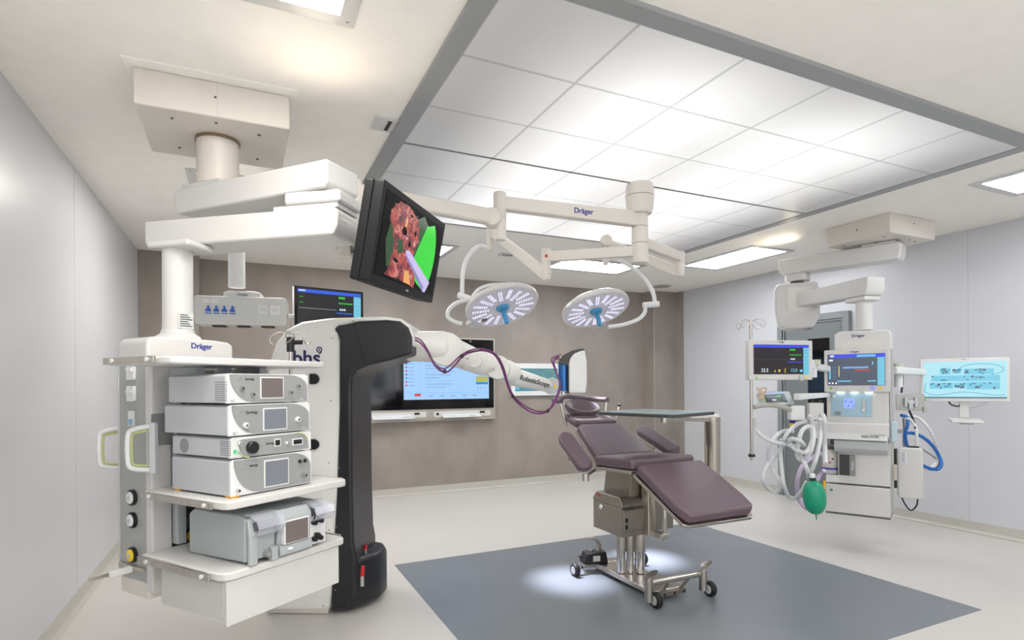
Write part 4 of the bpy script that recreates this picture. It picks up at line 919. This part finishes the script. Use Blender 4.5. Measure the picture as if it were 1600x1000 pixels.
m = screen(WFm, 'screen', wm, 3.40, 1.315, .67, .315, S_SEA, [(0, .70, .1, .84, S_MIST), (0, .86, .1, .93, S_CYAN), (.03, .93, .99, .98, S_TEAL), (.2, .3, .5, .34, S_TEAL), (.25, .5, .6, .53, S_TEAL), (.3, .8, .7, .9, S_MIST)], .008)
MB(WFm).ring([(3.93+.085*math.cos(R(a)), .0065, 1.545+.06*math.sin(R(a))) for a in range(0, 360, 15)], .003, 5, closed=True).build('green_ring', glow('ring_green', (120, 190, 150), 1), wm)

# ================================================================ RIGHT CEILING PENDANT
pc = thing('anaesthesia_pendant', Matrix.Translation((5.2, 3.24, HC)), 'white two-arm ceiling pendant on the right, above the anaesthesia machine', 'ceiling pendant')
cv = MB().prism([(4.89, 2.955), (5.53, 2.955), (5.53, 3.53), (4.89, 3.53)], 2.65, HC).build('ceiling_cover', WARM, pc, .006)
for x, y in ((4.98, 3.06), (5.42, 3.06), (4.98, 3.42), (5.3, 3.04)): MB().cyl((x, y, 2.646), (x, y, 2.651), .007, seg=10).build('screw', DGREY, cv)
MB().cyl((4.888, 3.24, 2.74), (4.891, 3.24, 2.74), .007, seg=10).build('screw', DGREY, cv); MB().cyl((5.22, 2.953, 2.76), (5.22, 2.956, 2.76), .007, seg=10).build('screw', DGREY, cv)
MB().lathe([(.09, 2.63), (.09, 2.655)], (5.2, 3.24, 0), 36).build('bearing_ring', DGREY, pc)
R0 = Vector((5.2, 3.24, 0)); RA = P(1245, 420, 5.65); RA.z = 0
dr_ = (RA-R0).normalized(); lr = (RA-R0).length
pend_arm('upper_arm', R0, dr_, -.19, lr+.14, .20, 2.475, 2.625, pc, WHITE)
bx(arm_frame(R0, dr_), 'upper_arm_cover', WHITE, pc, -.14, .12, -.09, .09, 2.62, 2.645, .005)
MB(arm_frame(RA, dr_)).prism(rrect(-.11, .10, -.085, .085, .05), 2.40, 2.478).build('elbow_collar', WHITE, pc, .01)
MB().lathe([(.06, 2.375), (.06, 2.405)], (RA.x, RA.y, 0), 24).build('elbow_bearing', DGREY, pc)
HFr = Fr((RA.x, RA.y, 0), -50)
MB(HFr).prism([(-.20, 2.10), (-.21, 2.30), (-.18, 2.372), (.17, 2.375), (.19, 2.30), (.195, 2.05), (.14, 1.93), (-.10, 1.925), (-.175, 1.96)], -.13, .16, 'y').build('lift_housing', WHITE, pc, .025, 4)
MB(HFr).box(-.09, .13, -.138, -.128, 2.10, 2.33).build('lift_slide', mat('slide_white', (222, 218, 212), .4), pc, .008)
RC = P(1350, 470, 4.85); RC.z = 0
RB = RA+_f*0; d3 = (RC-(RA+Vector((0, 0, 0)))).normalized(); l3 = (RC-RA).length
F3 = arm_frame(RA, d3)
pr = [(.08, 2.14), (.08, 2.27), (l3-.02, 2.275), (l3+.13, 2.275), (l3+.125, 2.17), (l3+.10, 2.125), (l3-.02, 2.125)]
MB(F3).prism(pr, -.09, .09, 'y').build('lower_arm', WHITE, pc, .014)
bx(arm_frame(RC, d3), 'column_flange', WHITE, pc, -.13, .09, -.08, .08, 2.085, 2.125, .012)
MB().lathe([(.068, 1.845), (.063, 1.87), (.062, 2.09)], (RC.x, RC.y, 0), 36).build('column', WHITE, pc)

# ---- anaesthesia machine, hung under the column
GC = P(1290, 800, 4.8); GC.z = 0; G = Fr(GC, -62)
def gz(py, t=4.68): return EYE-(py-597.3)*t/FPX
an = thing('anaesthesia_machine', G @ Matrix.Translation((0, 0, gz(806))), 'white anaesthesia workstation with two displays, worktop and drawers, hung beneath the right pendant', 'anaesthesia machine')
W = .455
hd = MB(G).prism([(.06, gz(550)), (W+.01, gz(550)), (W+.01, gz(520)), (W-.02, gz(516)), (.10, gz(515)), (.06, gz(520))], .10, .34, 'y').build('pendant_head', WHITE, an, .012)
MB(G).box(.11, .40, .096, .10, gz(549), gz(531)).build('nameplate', mat('name_panel', (212, 212, 206), .4), hd, .001)
text('Dräger', at(G, .235, .099, gz(523.5)), .034, 'maker_lettering', NAVY, hd, bold=.0006)
bx(G, 'cabinet', WHITE, an, .09, W, .03, .33, gz(757), gz(690), .006)
bx(G, 'left_bay_shelf', PLAST, an, 0, .10, .03, .30, gz(757), gz(745), .004)
bx(G, 'bay_rear_panel', DGREY, an, .0, .10, .29, .31, gz(750), gz(690))
lo = bx(G, 'lower_drawer', WHITE, an, 0, W, 0, .33, gz(803), gz(759), .008)
MB(G).box(.0, W, .01, .32, gz(806), gz(803)).build('drawer_base', DGREY, lo)
MB(G).cyl((.045, -.004, gz(768)), (.045, .002, gz(768)), .010, seg=16).build('green_lock', mat('lock_green', (70, 130, 100), .4), lo)
vp = MB(G).box(.10, .215, .022, .031, gz(744), gz(711)).build('absorber_panel', mat('smoked_panel', (66, 66, 66), .3), an, .002)
MB(G).box(.175, .215, .021, .022, gz(744), gz(711)).build('panel_band', MGREY, vp)
text('Atlan', at(G, .196, .0205, gz(728)) @ Matrix.Rotation(R(90), 4, 'Y') @ Matrix.Rotation(R(180), 4, 'Y'), .035, 'panel_lettering', PLAST, vp)
m = MB(G).prism([(-.02, gz(706)), (.0, gz(708)), (.0, gz(687)), (-.055, gz(687)), (-.055, gz(700))], .07, W-.01, 'x').build('front_tray', LGREY, an, .01)
wt = MB(G).prism([(-.09, -.10), (W-.03, -.10), (W, -.08), (W, .10), (-.09, .10)], gz(680), gz(660)).build('worktop', WHITE, an, .008)
MB(G).prism([(-.085, -.10), (W-.03, -.10), (W-.01, -.085), (W-.01, .10), (-.085, .10)], gz(687, 4.6), gz(676, 4.6)).build('worktop_apron', PLAST, wt, .004)
text('Atlan A350', at(G, .33, -.1015, gz(681, 4.6)), .026, 'model_lettering', INK, wt, bold=.0003)
up = MB(G).prism([(.0, gz(662)), (.0, gz(550)), (.30, gz(550)), (.30, gz(662))], .0, W, 'x')
up = bx(G, 'control_tower', WHITE, an, .01, W-.005, .03, .32, gz(662), gz(550), .008)
bp_ = MB(G).prism(rrect(.045, .335, gz(651), gz(614), .012), .022, .031, 'y').build('control_panel', PANELB, an, .002)
MB(G).box(.135, .215, .020, .022, gz(638), gz(622)).build('status_screen', glow('status_blue', (150, 175, 250), 1), bp_)
sm_ = MB(G)
for x, z in ((.145, 626), (.165, 633), (.185, 627), (.20, 634)): sm_.box(x, x+.01, .0195, .02, gz(z+2), gz(z))
sm_.build('status_print', S_INDIGO, bp_)
MB(G).lathe([(.013, .022), (.013, .010), (.0, .008)], (.066, 0, gz(619)), 20, ax='y').build('dial', PLAST, bp_)
MB(G).prism(rrect(.265, .29, gz(645), gz(624), .008), .016, .022, 'y').build('flow_slot', LGREY, bp_, .002)
MB(G).lathe([(.010, .018), (.010, .004), (0, .003)], (.2775, 0, gz(640)), 16, ax='y').build('flow_knob', PLAST, bp_)
MB(G).prism(rrect(.07, .115, gz(649), gz(643), .004), .018, .022, 'y').build('gas_inlet', MGREY, bp_)
text('Vent', at(G, .40, .027, gz(637)), .014, 'lettering', LGREY, an)
for k in range(3): MB(G).box(.09+.10*k, .14+.10*k, .0, .02, gz(613), gz(611)).build('work_light', glow('work_light_glow', (255, 255, 255), 4), an)
dm = MB(G).prism(rrect(.0, W+.005, gz(612), gz(546), .008), -.02, .03, 'y').build('main_display', WHITE, an, .005)
vr = [(0.04, 0, 1, .12, S_INDIGO), (.52, .03, .84, .10, S_CYAN), (.87, .12, .99, .99, S_CYAN), (.28, .40, .72, .46, S_MIST), (.48, .49, .75, .53, S_RED), (.03, .16, .1, .22, S_WHITE), (.03, .42, .06, .80, S_CYAN), (.20, .38, .215, .72, S_YEL), (.78, .25, .80, .35, S_CYAN), (.18, .84, .42, .88, S_CYAN), (.7, .84, .85, .88, S_CYAN), (.02, .9, .05, .95, S_WHITE), (.08, .9, .11, .95, S_WHITE), (.14, .9, .17, .95, S_WHITE), (.05, .03, .12, .08, S_WHITE)]
for k in range(6): vr += [(.09, .42+.07*k, .16, .43+.07*k, S_MIST), (.885, .2+.13*k, .975, .205+.13*k, S_TEAL)]
screen(G, 'screen', dm, .025, gz(602), W-.05, gz(553)-gz(602), mat('display_grey', (60, 66, 78), .2, emit=(60, 66, 78), es=.8), vr, -.0225)
text('Dräger', at(G, .22, -.0215, gz(549.5)), .022, 'maker_lettering', NAVY, dm)
MB(G).lathe([(.018, -.02), (.016, -.04), (0, -.042)], (.345, 0, gz(606)), 20, ax='y').build('rotary_knob', glow('knob_violet', (165, 160, 240), .8), dm)
for x, c in ((.04, mat('key_green', (120, 200, 60), .4)), (.08, LGREY), (.385, YEL)): MB(G).box(x, x+.02, -.023, -.02, gz(608), gz(604)).build('key', c, dm, .001)
bx(G, 'side_rail', mat('silver_rail', (186, 186, 184), .35, .6), an, W+.002, W+.022, .06, .10, gz(790), gz(545), .003)
bx(G, 'side_panel', LGREY, an, W-.001, W+.004, .05, .32, gz(800), gz(550))
MB(G).box(W+.02, W+.045, .03, .05, gz(746), gz(722)).build('rail_catch', STEEL, an, .004)
MB(G).box(W+.02, W+.04, .11, .15, gz(760), gz(700)).build('cable_duct', BLACK, an)
MB(G).box(W+.01, W+.05, -.01, .02, gz(687), gz(657)).build('gas_module', mat('module_blue', (185, 208, 218), .4), an, .006)
MB(G).cyl((W+.07, .0, gz(671)), (W+.04, .04, gz(671)), .016).build('cylinder_gauge', CHROME, an)
jar = thing('suction_bottle', G @ Matrix.Translation((.022, .10, gz(744))), 'clear suction bottle with blue base band in the left bay of the anaesthesia machine', 'bottle')
JF = WMX[jar.name]; MB(JF).lathe([(.058, .0), (.062, .03), (.062, .17), (.05, .195), (.05, .21)], (0, 0, 0), 32).build('vessel', mat('clear_jar', (220, 214, 205), .2, alpha=.75), jar)
MB(JF).lathe([(.0635, .035), (.0635, .05)], (0, 0, 0), 32).build('blue_band', mat('band_blue', (60, 60, 170), .4), jar)
MB(JF).lathe([(.055, .205), (.055, .235), (.02, .24), (.0, .24)], (0, 0, 0), 32).build('lid', DGREY, jar)
for k in range(6): MB(JF @ Matrix.Rotation(R(-60+18*k), 4, 'Z')).box(-.012, .002, -.0645, -.062, .09+.03*(k % 2), .105+.03*(k % 2)).build('scale_mark', NAVY if k % 2 else RED, jar)

# ---- patient monitor on the left arm
mo = P(1171, 594, 4.1); MF = Fr(mo, -12)
m2 = thing('patient_monitor', MF, 'white framed patient monitor left of the anaesthesia machine, showing 22.2 on a dark screen', 'monitor')
mw, mh = .535, .29
MB(MF).prism(rrect(0, mw, 0, mh, .008), 0, .05, 'y').build('housing', WHITE, m2, .006)
MB(MF).prism(rrect(.08, mw-.08, .05, mh-.04, .02), .05, .085, 'y').build('rear_cover', WHITE, m2, .006)
vt = [(0, 0, 1, .10, S_INDIGO), (.895, .10, 1, 1, S_CYAN), (0, .50, .88, .505, S_INK), (.6, .57, .88, .60, S_INDIGO)]
for k in range(3): vt += [(.65+.035*k, .14, .675+.035*k, .20, S_GREEN), (.66+.03*k, .46, .68+.03*k, .51, S_WHITE)]
for k in range(7): vt += [(.65+.03*k, .32+.015*(k % 2), .668+.03*k, .36, S_GREEN), (.905, .18+.12*k, .99, .187+.12*k, S_TEAL)]
vt += [(.37, .86, .385, .93, S_YEL), (.44, .84, .47, .92, S_YEL), (.55, .82, .57, .86, S_YEL), (.55, .9, .57, .94, S_YEL), (.83, .84, .88, .93, S_CYAN)]
sc_ = screen(MF, 'screen', m2, .035, .042, mw-.07, mh-.075, mat('monitor_dark', (40, 38, 40), .12, emit=(30, 28, 30), es=1), vt, -.002)
text('22.2', at(MF, .125, -.003, .070), .035, 'reading', S_WHITE, m2); text('12.0', at(MF, .37, -.003, .070), .034, 'reading', S_CYAN, m2)
text('Dräger', at(MF, mw/2, -.001, mh-.014), .016, 'maker_lettering', NAVY, m2)
MB(MF).lathe([(.022, 0), (.020, -.018), (0, -.02)], (mw-.105, 0, .014), 24, ax='y').build('rotary_knob', LGREY, m2)
for x, c in ((.05, mat('key_green', (120, 200, 60), .4)), (mw-.07, YEL)): MB(MF).box(x, x+.016, -.003, 0, .010, .024).build('key', c, m2, .001)
a0 = MF @ Vector((mw-.1, .09, .13)); a1 = G @ Vector((.05, .15, gz(577)))
beam('monitor_support', a0, a1, .05, .05, .06, an, PLAST, .01)
MB().cyl(a0*.55+a1*.45+Vector((0, 0, -.09)), a0*.55+a1*.45+Vector((0, 0, .05)), .032).build('support_hub', PLAST, an)
a2 = a0-Vector((0, 0, 0)); MB().cyl(P(1275, 562, 4.55), P(1275, 570, 4.55), .034).build('support_cap', mat('cap_sage', (190, 195, 175), .4), an)
# infusion pole at right
ip = P(1174.5, 720, 4.22)
iv2 = thing('infusion_pole', Matrix.Translation(ip), 'steel infusion pole with open wire hooks hanging behind the monitor at right', 'infusion pole')
MB().cyl(ip, ip+Vector((0, 0, 1.035)), .0105).build('pole', STEEL, iv2)
MB().cyl(ip+Vector((0, 0, .03)), ip+Vector((0, 0, .05)), .024).build('height_collar', BLACK, iv2)
hooks(ip+Vector((0, 0, 1.03)), .115, iv2, 4, .2)
# small monitor + its arm
so = P(1192, 633, 4.3); SF = facing(so, (.99, -.1, 0), (0, .45, .9))
s2 = thing('small_monitor', SF, 'small grey tilted monitor with dark screen below the left patient monitor', 'monitor')
MB(SF).prism(rrect(.02, .31, 0, .115, .01), 0, .05, 'y').build('housing', LGREY, s2, .006)
screen(SF, 'screen', s2, .045, .02, .20, .08, S_DARK, [(0, 0, 1, .12, S_MIST), (.6, .3, .8, .4, S_GREEN), (.1, .4, .7, .43, S_CYAN), (.3, .7, .5, .8, S_WHITE), (.85, .2, 1, .9, S_INK)], -.0015)
MB(SF).box(.03, .038, -.002, 0, .02, .1).build('key_strip', mat('key_green', (120, 200, 60), .4), s2)
a0 = P(1245, 620, 4.35); a1 = G @ Vector((.03, .12, gz(617)))
beam('lower_support', a0, a1, .05, .035, .05, an, PLAST, .008)
bx(Fr(P(1245, 646, 4.4), -25), 'module_holder', PLAST, an, -.06, .05, -.03, .03, -.05, .06, .008)
vb_ = P(1274, 652, 4.55); VF = Fr(vb_, -35)
wbx = bx(VF, 'sensor_holder', WHITE, an, -.055, .055, -.03, .03, -.02, .115, .008)
for x in (-.03, .025): MB(VF).box(x, x+.018, -.018, .012, .115, .135).build('holder_clip', BLACK, wbx)
cbp = [P(1181, 606, 4.18), P(1190, 612, 4.16), P(1186, 622, 4.15), P(1194, 618, 4.15), P(1184, 610, 4.15), P(1197, 607, 4.16), P(1190, 626, 4.15)]
tag(MB().tube(cbp, .005, 6, 8).build('sensor_cable', mat('cable_tan', (205, 170, 140), .5)), 'tangled thin tan sensor cable on the right infusion pole', 'cable')
# breathing circuit
def hose(name, pts, r, m, label, group=None, t=4.3, ribs=.12, n=16, cat='hose'):
    P3 = [P(p[0], p[1], (p[2] if len(p) > 2 else t)) for p in pts]
    o = MB().tube(P3, r, 12, n, ribs).build(name, m, None)
    return tag(o, label, cat, group)
HG = mat('hose_arm_grey', (178, 176, 170), .5)
hose('hose_support_arm', [(1178, 636, 4.2), (1192, 633, 4.22), (1215, 634, 4.3), (1238, 642, 4.4), (1255, 656, 4.5), (1263, 668, 4.6)], .018, HG, 'thick grey bendable arm curving from the infusion pole to the worktop', ribs=.05, cat='support arm')
bh = 'white breathing hoses'
def c8(l, t=4.3): return [(1160+a*.2, 620+b*.2, t+.05*math.sin(i*1.7)) for i, (a, b) in enumerate(l)]
hose('breathing_hose', c8([(82, 160), (100, 240), (150, 300), (230, 350), (330, 370), (400, 385), (470, 370)]), .0145, HOSE, 'white corrugated hose drooping from the infusion pole towards the tangle', bh)
hose('breathing_hose', c8([(400, 270), (330, 265), (260, 310), (210, 390), (200, 470), (235, 560), (285, 640), (300, 700), (260, 745), (200, 715), (165, 650), (190, 550), (250, 470), (310, 390), (340, 300), (420, 220), (500, 190)], 4.4), .0135, HOSE, 'white corrugated hose making the lowest wide loop at the far left of the tangle', bh)
hose('breathing_hose', c8([(530, 145), (550, 230), (555, 330), (530, 430), (470, 495), (430, 460), (440, 350), (470, 260), (530, 235), (545, 330), (500, 430), (430, 420), (370, 370), (380, 330), (450, 345), (480, 380)], 4.25), .015, HOSE, 'white corrugated hose coiled in tight round loops at the middle of the tangle', bh)
hose('breathing_hose', c8([(600, 190), (610, 150), (630, 145), (645, 200), (640, 300), (645, 400), (650, 520)], 4.33), .0155, HOSE, 'white corrugated hose hanging straight down in front of the suction bottle', bh)
hose('breathing_hose', c8([(610, 170), (612, 260), (600, 370), (570, 500), (530, 600), (520, 640)], 4.28), .015, HOSE, 'white corrugated hose running down to the neck of the green bag', bh)
hose('breathing_hose', c8([(370, 370), (420, 420), (470, 490), (505, 570), (522, 635)], 4.28), .015, HOSE, 'white corrugated hose slanting from the coil down right to the bag neck', bh)
hose('breathing_hose', c8([(305, 330), (300, 450), (310, 580), (325, 690), (360, 775), (405, 795), (460, 740), (505, 660)], 4.36), .0135, HOSE, 'white corrugated hose dropping at left and curving back up to the bag', bh)
LIL = mat('lilac_hose', (205, 190, 215), .35, alpha=.85)
hose('scavenging_hose', c8([(620, 440), (540, 480), (470, 540), (432, 640), (430, 740), (450, 820), (500, 870), (560, 875), (610, 820)], 4.5), .016, LIL, 'lilac tube making a large loop behind the green bag', ribs=.04)
hose('scavenging_hose', c8([(640, 575), (605, 610), (580, 660)], 4.42), .014, LIL, 'short lilac tube between the suction bottle and the green bag', ribs=.04)
YLB = P(1237.5, 662, 4.7)
samp = hose('sampling_tube', [(1238, 644, 4.6), (1238, 656, 4.6)], .02, mat('pale_tube', (215, 215, 235), .4), 'pale short tube with blue and yellow bands in front of the door', ribs=0, cat='tube')
MB().cyl(P(1238, 656, 4.6), P(1238, 661, 4.6), .0205).build('blue_band', BLUE, samp); MB().cyl(P(1238, 661, 4.6), P(1238, 666, 4.6), .0205).build('yellow_band', YEL, samp)
gb = P(1272.5, 777, 4.2); ax_ = (P(1269, 748, 4.2)-P(1277.5, 800, 4.2)).normalized(); GBF = axes(gb, _r, ax_.cross(_r), ax_)
bag = thing('breathing_bag', GBF, 'green ribbed rubber breathing bag hanging beside the white lower drawer', 'breathing bag')
pf_ = []
for i in range(33):
    t = math.pi*i/32; pf_.append((max(.0795*math.sin(t)**.8*(1+.012*math.sin(i*2.2)), .004), -.125*math.cos(t)))
MB(GBF).lathe([(.0035, -.165), (.006, -.125)]+pf_[1:], (0, 0, 0), 32).build('bag', GREENB, bag)
MB(GBF).lathe([(.022, .115), (.024, .145)], (0, 0, 0), 20).build('neck_collar', mat('collar_dark', (40, 60, 55), .5), bag)
MB(GBF).lathe([(.02, .145), (.022, .165), (.015, .175)], (0, 0, 0), 20).build('connector', PLAST, bag)
MB().box(gb.x+.10, gb.x+.115, gb.y, gb.y+.01, gz(757), gz(738)).build('yellow_tag', mat('amber', (235, 180, 50), .5), bag)
# ---- right hand side: plate, box, hoses, display
KF = Fr(P(1403, 698, 4.75), -55); kz = KF.translation.z
jb = thing('junction_box', Fr(P(1403, 778, 4.75), -55), 'tall white rounded box with small labels at the right side of the anaesthesia machine', 'equipment box')
JBF = WMX[jb.name]; hh = .42
MB(JBF).prism(rrect(0, .175, 0, hh, .02), 0, .10, 'y').build('cover', WHITE, jb, .014, 4)
MB(JBF).box(.022, .062, -.002, .0, hh-.13, hh-.04).build('label', PLAST, jb)
m = MB(JBF)
for k in range(6): m.box(.026, .05, -.003, -.002, hh-.05-.014*k, hh-.046-.014*k)
m.build('label_print', BLUE, jb)
MB(JBF).box(.07, .15, .03, .07, hh, hh+.012).build('cable_gland', BLACK, jb)
tag(MB().tube([JBF @ Vector(v) for v in ((.03, .04, 0), (.05, .03, -.05), (.09, .03, -.10), (.13, .04, -.06), (.14, .05, 0))], .006, 8, 8).build('power_cable', BLACK), 'short black cable looping under the tall white box', 'cable')
PLF = Fr(P(1400, 641, 4.78), -50)
plt = thing('device_bracket', PLF, 'grey metal mounting plate with clamp at the right side of the machine', 'bracket')
MB(PLF).box(0, .20, 0, .012, 0, .135).build('plate', mat('zinc_plate', (158, 158, 154), .35, .5), plt, .003)
for x0, x1, z0, z1 in ((.055, .075, .03, .11), (.125, .145, .03, .11), (.075, .125, .055, .085), (.085, .115, .01, .06)): MB(PLF).box(x0, x1, -.035, 0, z0, z1).build('clamp', LGREY, plt, .006)
MB(PLF).box(.185, .21, -.03, .01, -.015, .03).build('hook', mat('zinc_plate', (158, 158, 154), .35, .5), plt, .003)
BLH = mat('blue_gas_hose', (35, 105, 185), .4); WH_ = mat('white_gas_hose', (225, 225, 222), .4); BKH = mat('black_gas_hose', (25, 25, 28), .45)
def c7(l, t=4.85): return [(1380+a*.3, 520+b*.3, t+.03*math.sin(i*1.9)) for i, (a, b) in enumerate(l)]
def gh(l, r, m, label, t=4.85): return hose('gas_hose', c7(l, t), r, m, label, 'gas hoses', t, 0, 10)
gh([(95, 430), (122, 440), (126, 480), (114, 530), (124, 590)], .014, BLH, 'blue gas hose dropping straight into the top of the white box')
gh([(115, 525), (150, 522), (200, 540), (250, 580), (285, 630), (303, 680), (285, 710), (240, 705), (195, 685)], .014, BLH, 'blue gas hose in a wide loop right of the white box')
gh([(120, 435), (175, 440), (225, 480), (260, 545), (283, 620), (275, 675), (240, 705), (195, 690)], .012, WH_, 'white gas hose, outermost of the loops right of the white box', 4.9)
gh([(120, 445), (150, 460), (172, 510), (175, 590)], .012, WH_, 'white gas hose running down into the white box')
gh([(100, 215), (100, 260), (95, 310)], .008, BKH, 'thin black hose above the grey mounting plate')
gh([(135, 405), (155, 450), (168, 500)], .008, BKH, 'thin black hose slanting down below the grey mounting plate')
gh([(105, 445), (108, 500), (106, 560), (110, 600)], .009, mat('grey_hose', (150, 150, 148), .5), 'thin grey hose behind the vertical blue hose', 4.9)
gh([(190, 600), (240, 630), (275, 655)], .008, mat('grey_hose', (150, 150, 148), .5), 'thin grey hose crossing between the loops of the blue hose', 4.92)
gh([(290, 640), (296, 685), (260, 712), (200, 695)], .011, BKH, 'black hose lying inside the blue loop', 4.92)
u4 = Vector((math.cos(R(-56)), math.sin(R(-56)), 0)); p4 = P(1438, 627, 4.95)
dF = facing(p4, u4, (-.0, .0, 1))
dd_ = thing('wall_side_display', dF, 'white framed display with pale blue overview image and keyboard shelf at far right', 'monitor')
dw, dh = .60, .365
MB(dF).prism(rrect(0, dw, 0, dh, .01), 0, .045, 'y').build('housing', WHITE, dd_, .006)
mp = []
random.seed(9)
for (a, b, c, d) in ((.21, .17, .34, .35), (.36, .2, .47, .33), (.50, .2, .85, .36), (.10, .38, .92, .54), (.08, .58, .37, .74), (.38, .58, .52, .72), (.53, .56, .92, .76)):
    mp.append((a, b, c, d, S_CYAN))
    for k in range(9):
        x = a+(c-a)*random.random()*.85; z = b+(d-b)*random.random()*.7
        mp.append((x, z, x+.015+.04*random.random(), z+.012+.05*random.random(), S_INK if k % 3 else S_TEAL))
mp.append((0, .965, 1, 1, S_INK)); mp.append((.02, .22, .04, .25, S_TEAL))
screen(dF, 'screen', dd_, .022, .028, dw-.044, dh-.055, S_MAP, mp, -.002)
m = MB(dF); m.ring([(.022+.556*(.70+.26*math.cos(R(a))), -.0033, .028+.31*(.77+.16*math.sin(R(a)))) for a in range(-60, 200, 10)], .0022, 5)
m.ring(spline([(.04, -.0033, .16), (.035, -.0033, .08), (.12, -.0033, .055), (.3, -.0033, .08), (.5, -.0033, .055), (.565, -.0033, .06)], 6), .0022, 5); m.build('route_line', S_TEAL, dd_)
text('Dräger', at(dF, dw/2, -.001, dh-.008), .012, 'maker_lettering', NAVY, dd_)
for x, c in ((.028, mat('key_green', (120, 200, 60), .4)), (.06, LGREY)): MB(dF).box(x, x+.018, -.002, 0, .007, .02).build('key', c, dd_, .001)
MB(dF).box(.24, .36, .05, .08, .08, .30).build('rear_mount', PLAST, dd_, .006)
MB(dF).box(.27, .34, .03, .06, -.14, .03).build('keyboard_stem', WHITE, dd_, .01)
MB(dF).prism([(-.14, -.175), (.06, -.165), (.06, -.14), (-.14, -.155)], .20, .41, 'x').build('keyboard_shelf', WHITE, dd_, .006)
MB(dF).box(.26, .35, -.10, .0, -.185, -.168).build('shelf_underside', MGREY, dd_, .004)
MB(dF).tube([(.2, .03, .0), (.22, .03, -.03), (.27, .035, -.04), (.29, .04, .0)], .006, 8, 6).build('cable_loop', BLACK, dd_)
MB(dF).tube([(.30, .05, -.02), (.36, .03, -.05), (.44, .03, -.02), (.46, .04, .0)], .004, 8, 6).build('white_cable_loop', LGREY, dd_)
MB(dF).cyl((.22, .06, dh-.02), (.22, .06, dh+.015), .02).build('mount_cap', mat('cap_sage', (190, 195, 175), .4), dd_)
a0 = G @ Vector((W+.02, .12, gz(579))); a1 = dF @ Vector((.05, .075, .25))
beam('display_support', a0, a1, .06, .055, .06, an, PLAST, .01)
MB().cyl(P(1404, 568, 4.72), P(1404, 574, 4.72), .036).build('support_cap', mat('cap_sage', (190, 195, 175), .4), an)
MB().cyl(P(1404, 578, 4.72), P(1404, 605, 4.72), .03).build('support_hub', PLAST, an)

# ================================================================ LIGHTS: ADDED FILL, ASSUMED UPLIGHTS, SURGICAL BEAMS
recess(-.27, .33, 4.29, 5.29, 'recessed fill light added out of sight above the arms of the left pendant', LEDW)  # added to brighten the left wall; pendant arms hide it
wn = thing('unseen_fill_panel_1', Matrix.Translation((2.6, YF, .9)), None, None); wn['kind'] = 'structure'  # glowing panel added on the unseen front wall to fill camera-side surfaces
MB().box(-.5, 4.0, YF, YF+.03, .85, .9).box(-.5, 4.0, YF, YF+.03, 2.3, 2.35).box(-.55, -.5, YF, YF+.03, .85, 2.35).box(4.0, 4.05, YF, YF+.03, .85, 2.35).box(2.67, 2.73, YF, YF+.03, .9, 2.3).build('fill_panel_frame', FRM, wn, .003)
MB().box(-.5, 4.0, YF+.002, YF+.008, .9, 2.3).build('fill_light_pane', glow('fill_glow', (250, 251, 255), 2.0), wn)
for a in ((-.5, .5, -.6, .0), (1.2, 2.2, -.6, .0)): recess(*a, 'recessed fill light added in an unseen row near the front wall', LEDW)  # added behind the camera to lift the room brightness
up = P(440, 240, 2.75)
light('SPOT', 'assumed_uplight', (.31, 2.70, 2.46), 3.2, (1, .86, .66), .12, (.33, 2.45, 2.82), spot_size=R(150), spot_blend=1)  # assumed source without a lamp body, added for a warm glow on the ceiling
light('SPOT', 'assumed_uplight', (4.95, 3.95, 2.66), 4, (1, .86, .62), .04, (4.75, 4.02, 2.82), spot_size=R(150), spot_blend=1)  # second assumed source, added above the right pendant arm; no fixture is built
for (L, N, C_, aim) in ((L1, N1, lampA, (2.12, 3.52, 0)), (L2, N2, lampB, (2.88, 3.66, 0))):
    n = Vector(N).normalized(); o = L-n*.17
    light('SPOT', 'surgical_beam', o, 460 if L is L1 else 620, (.84, .84, 1), .12, aim, spot_size=R(19), spot_blend=.8)
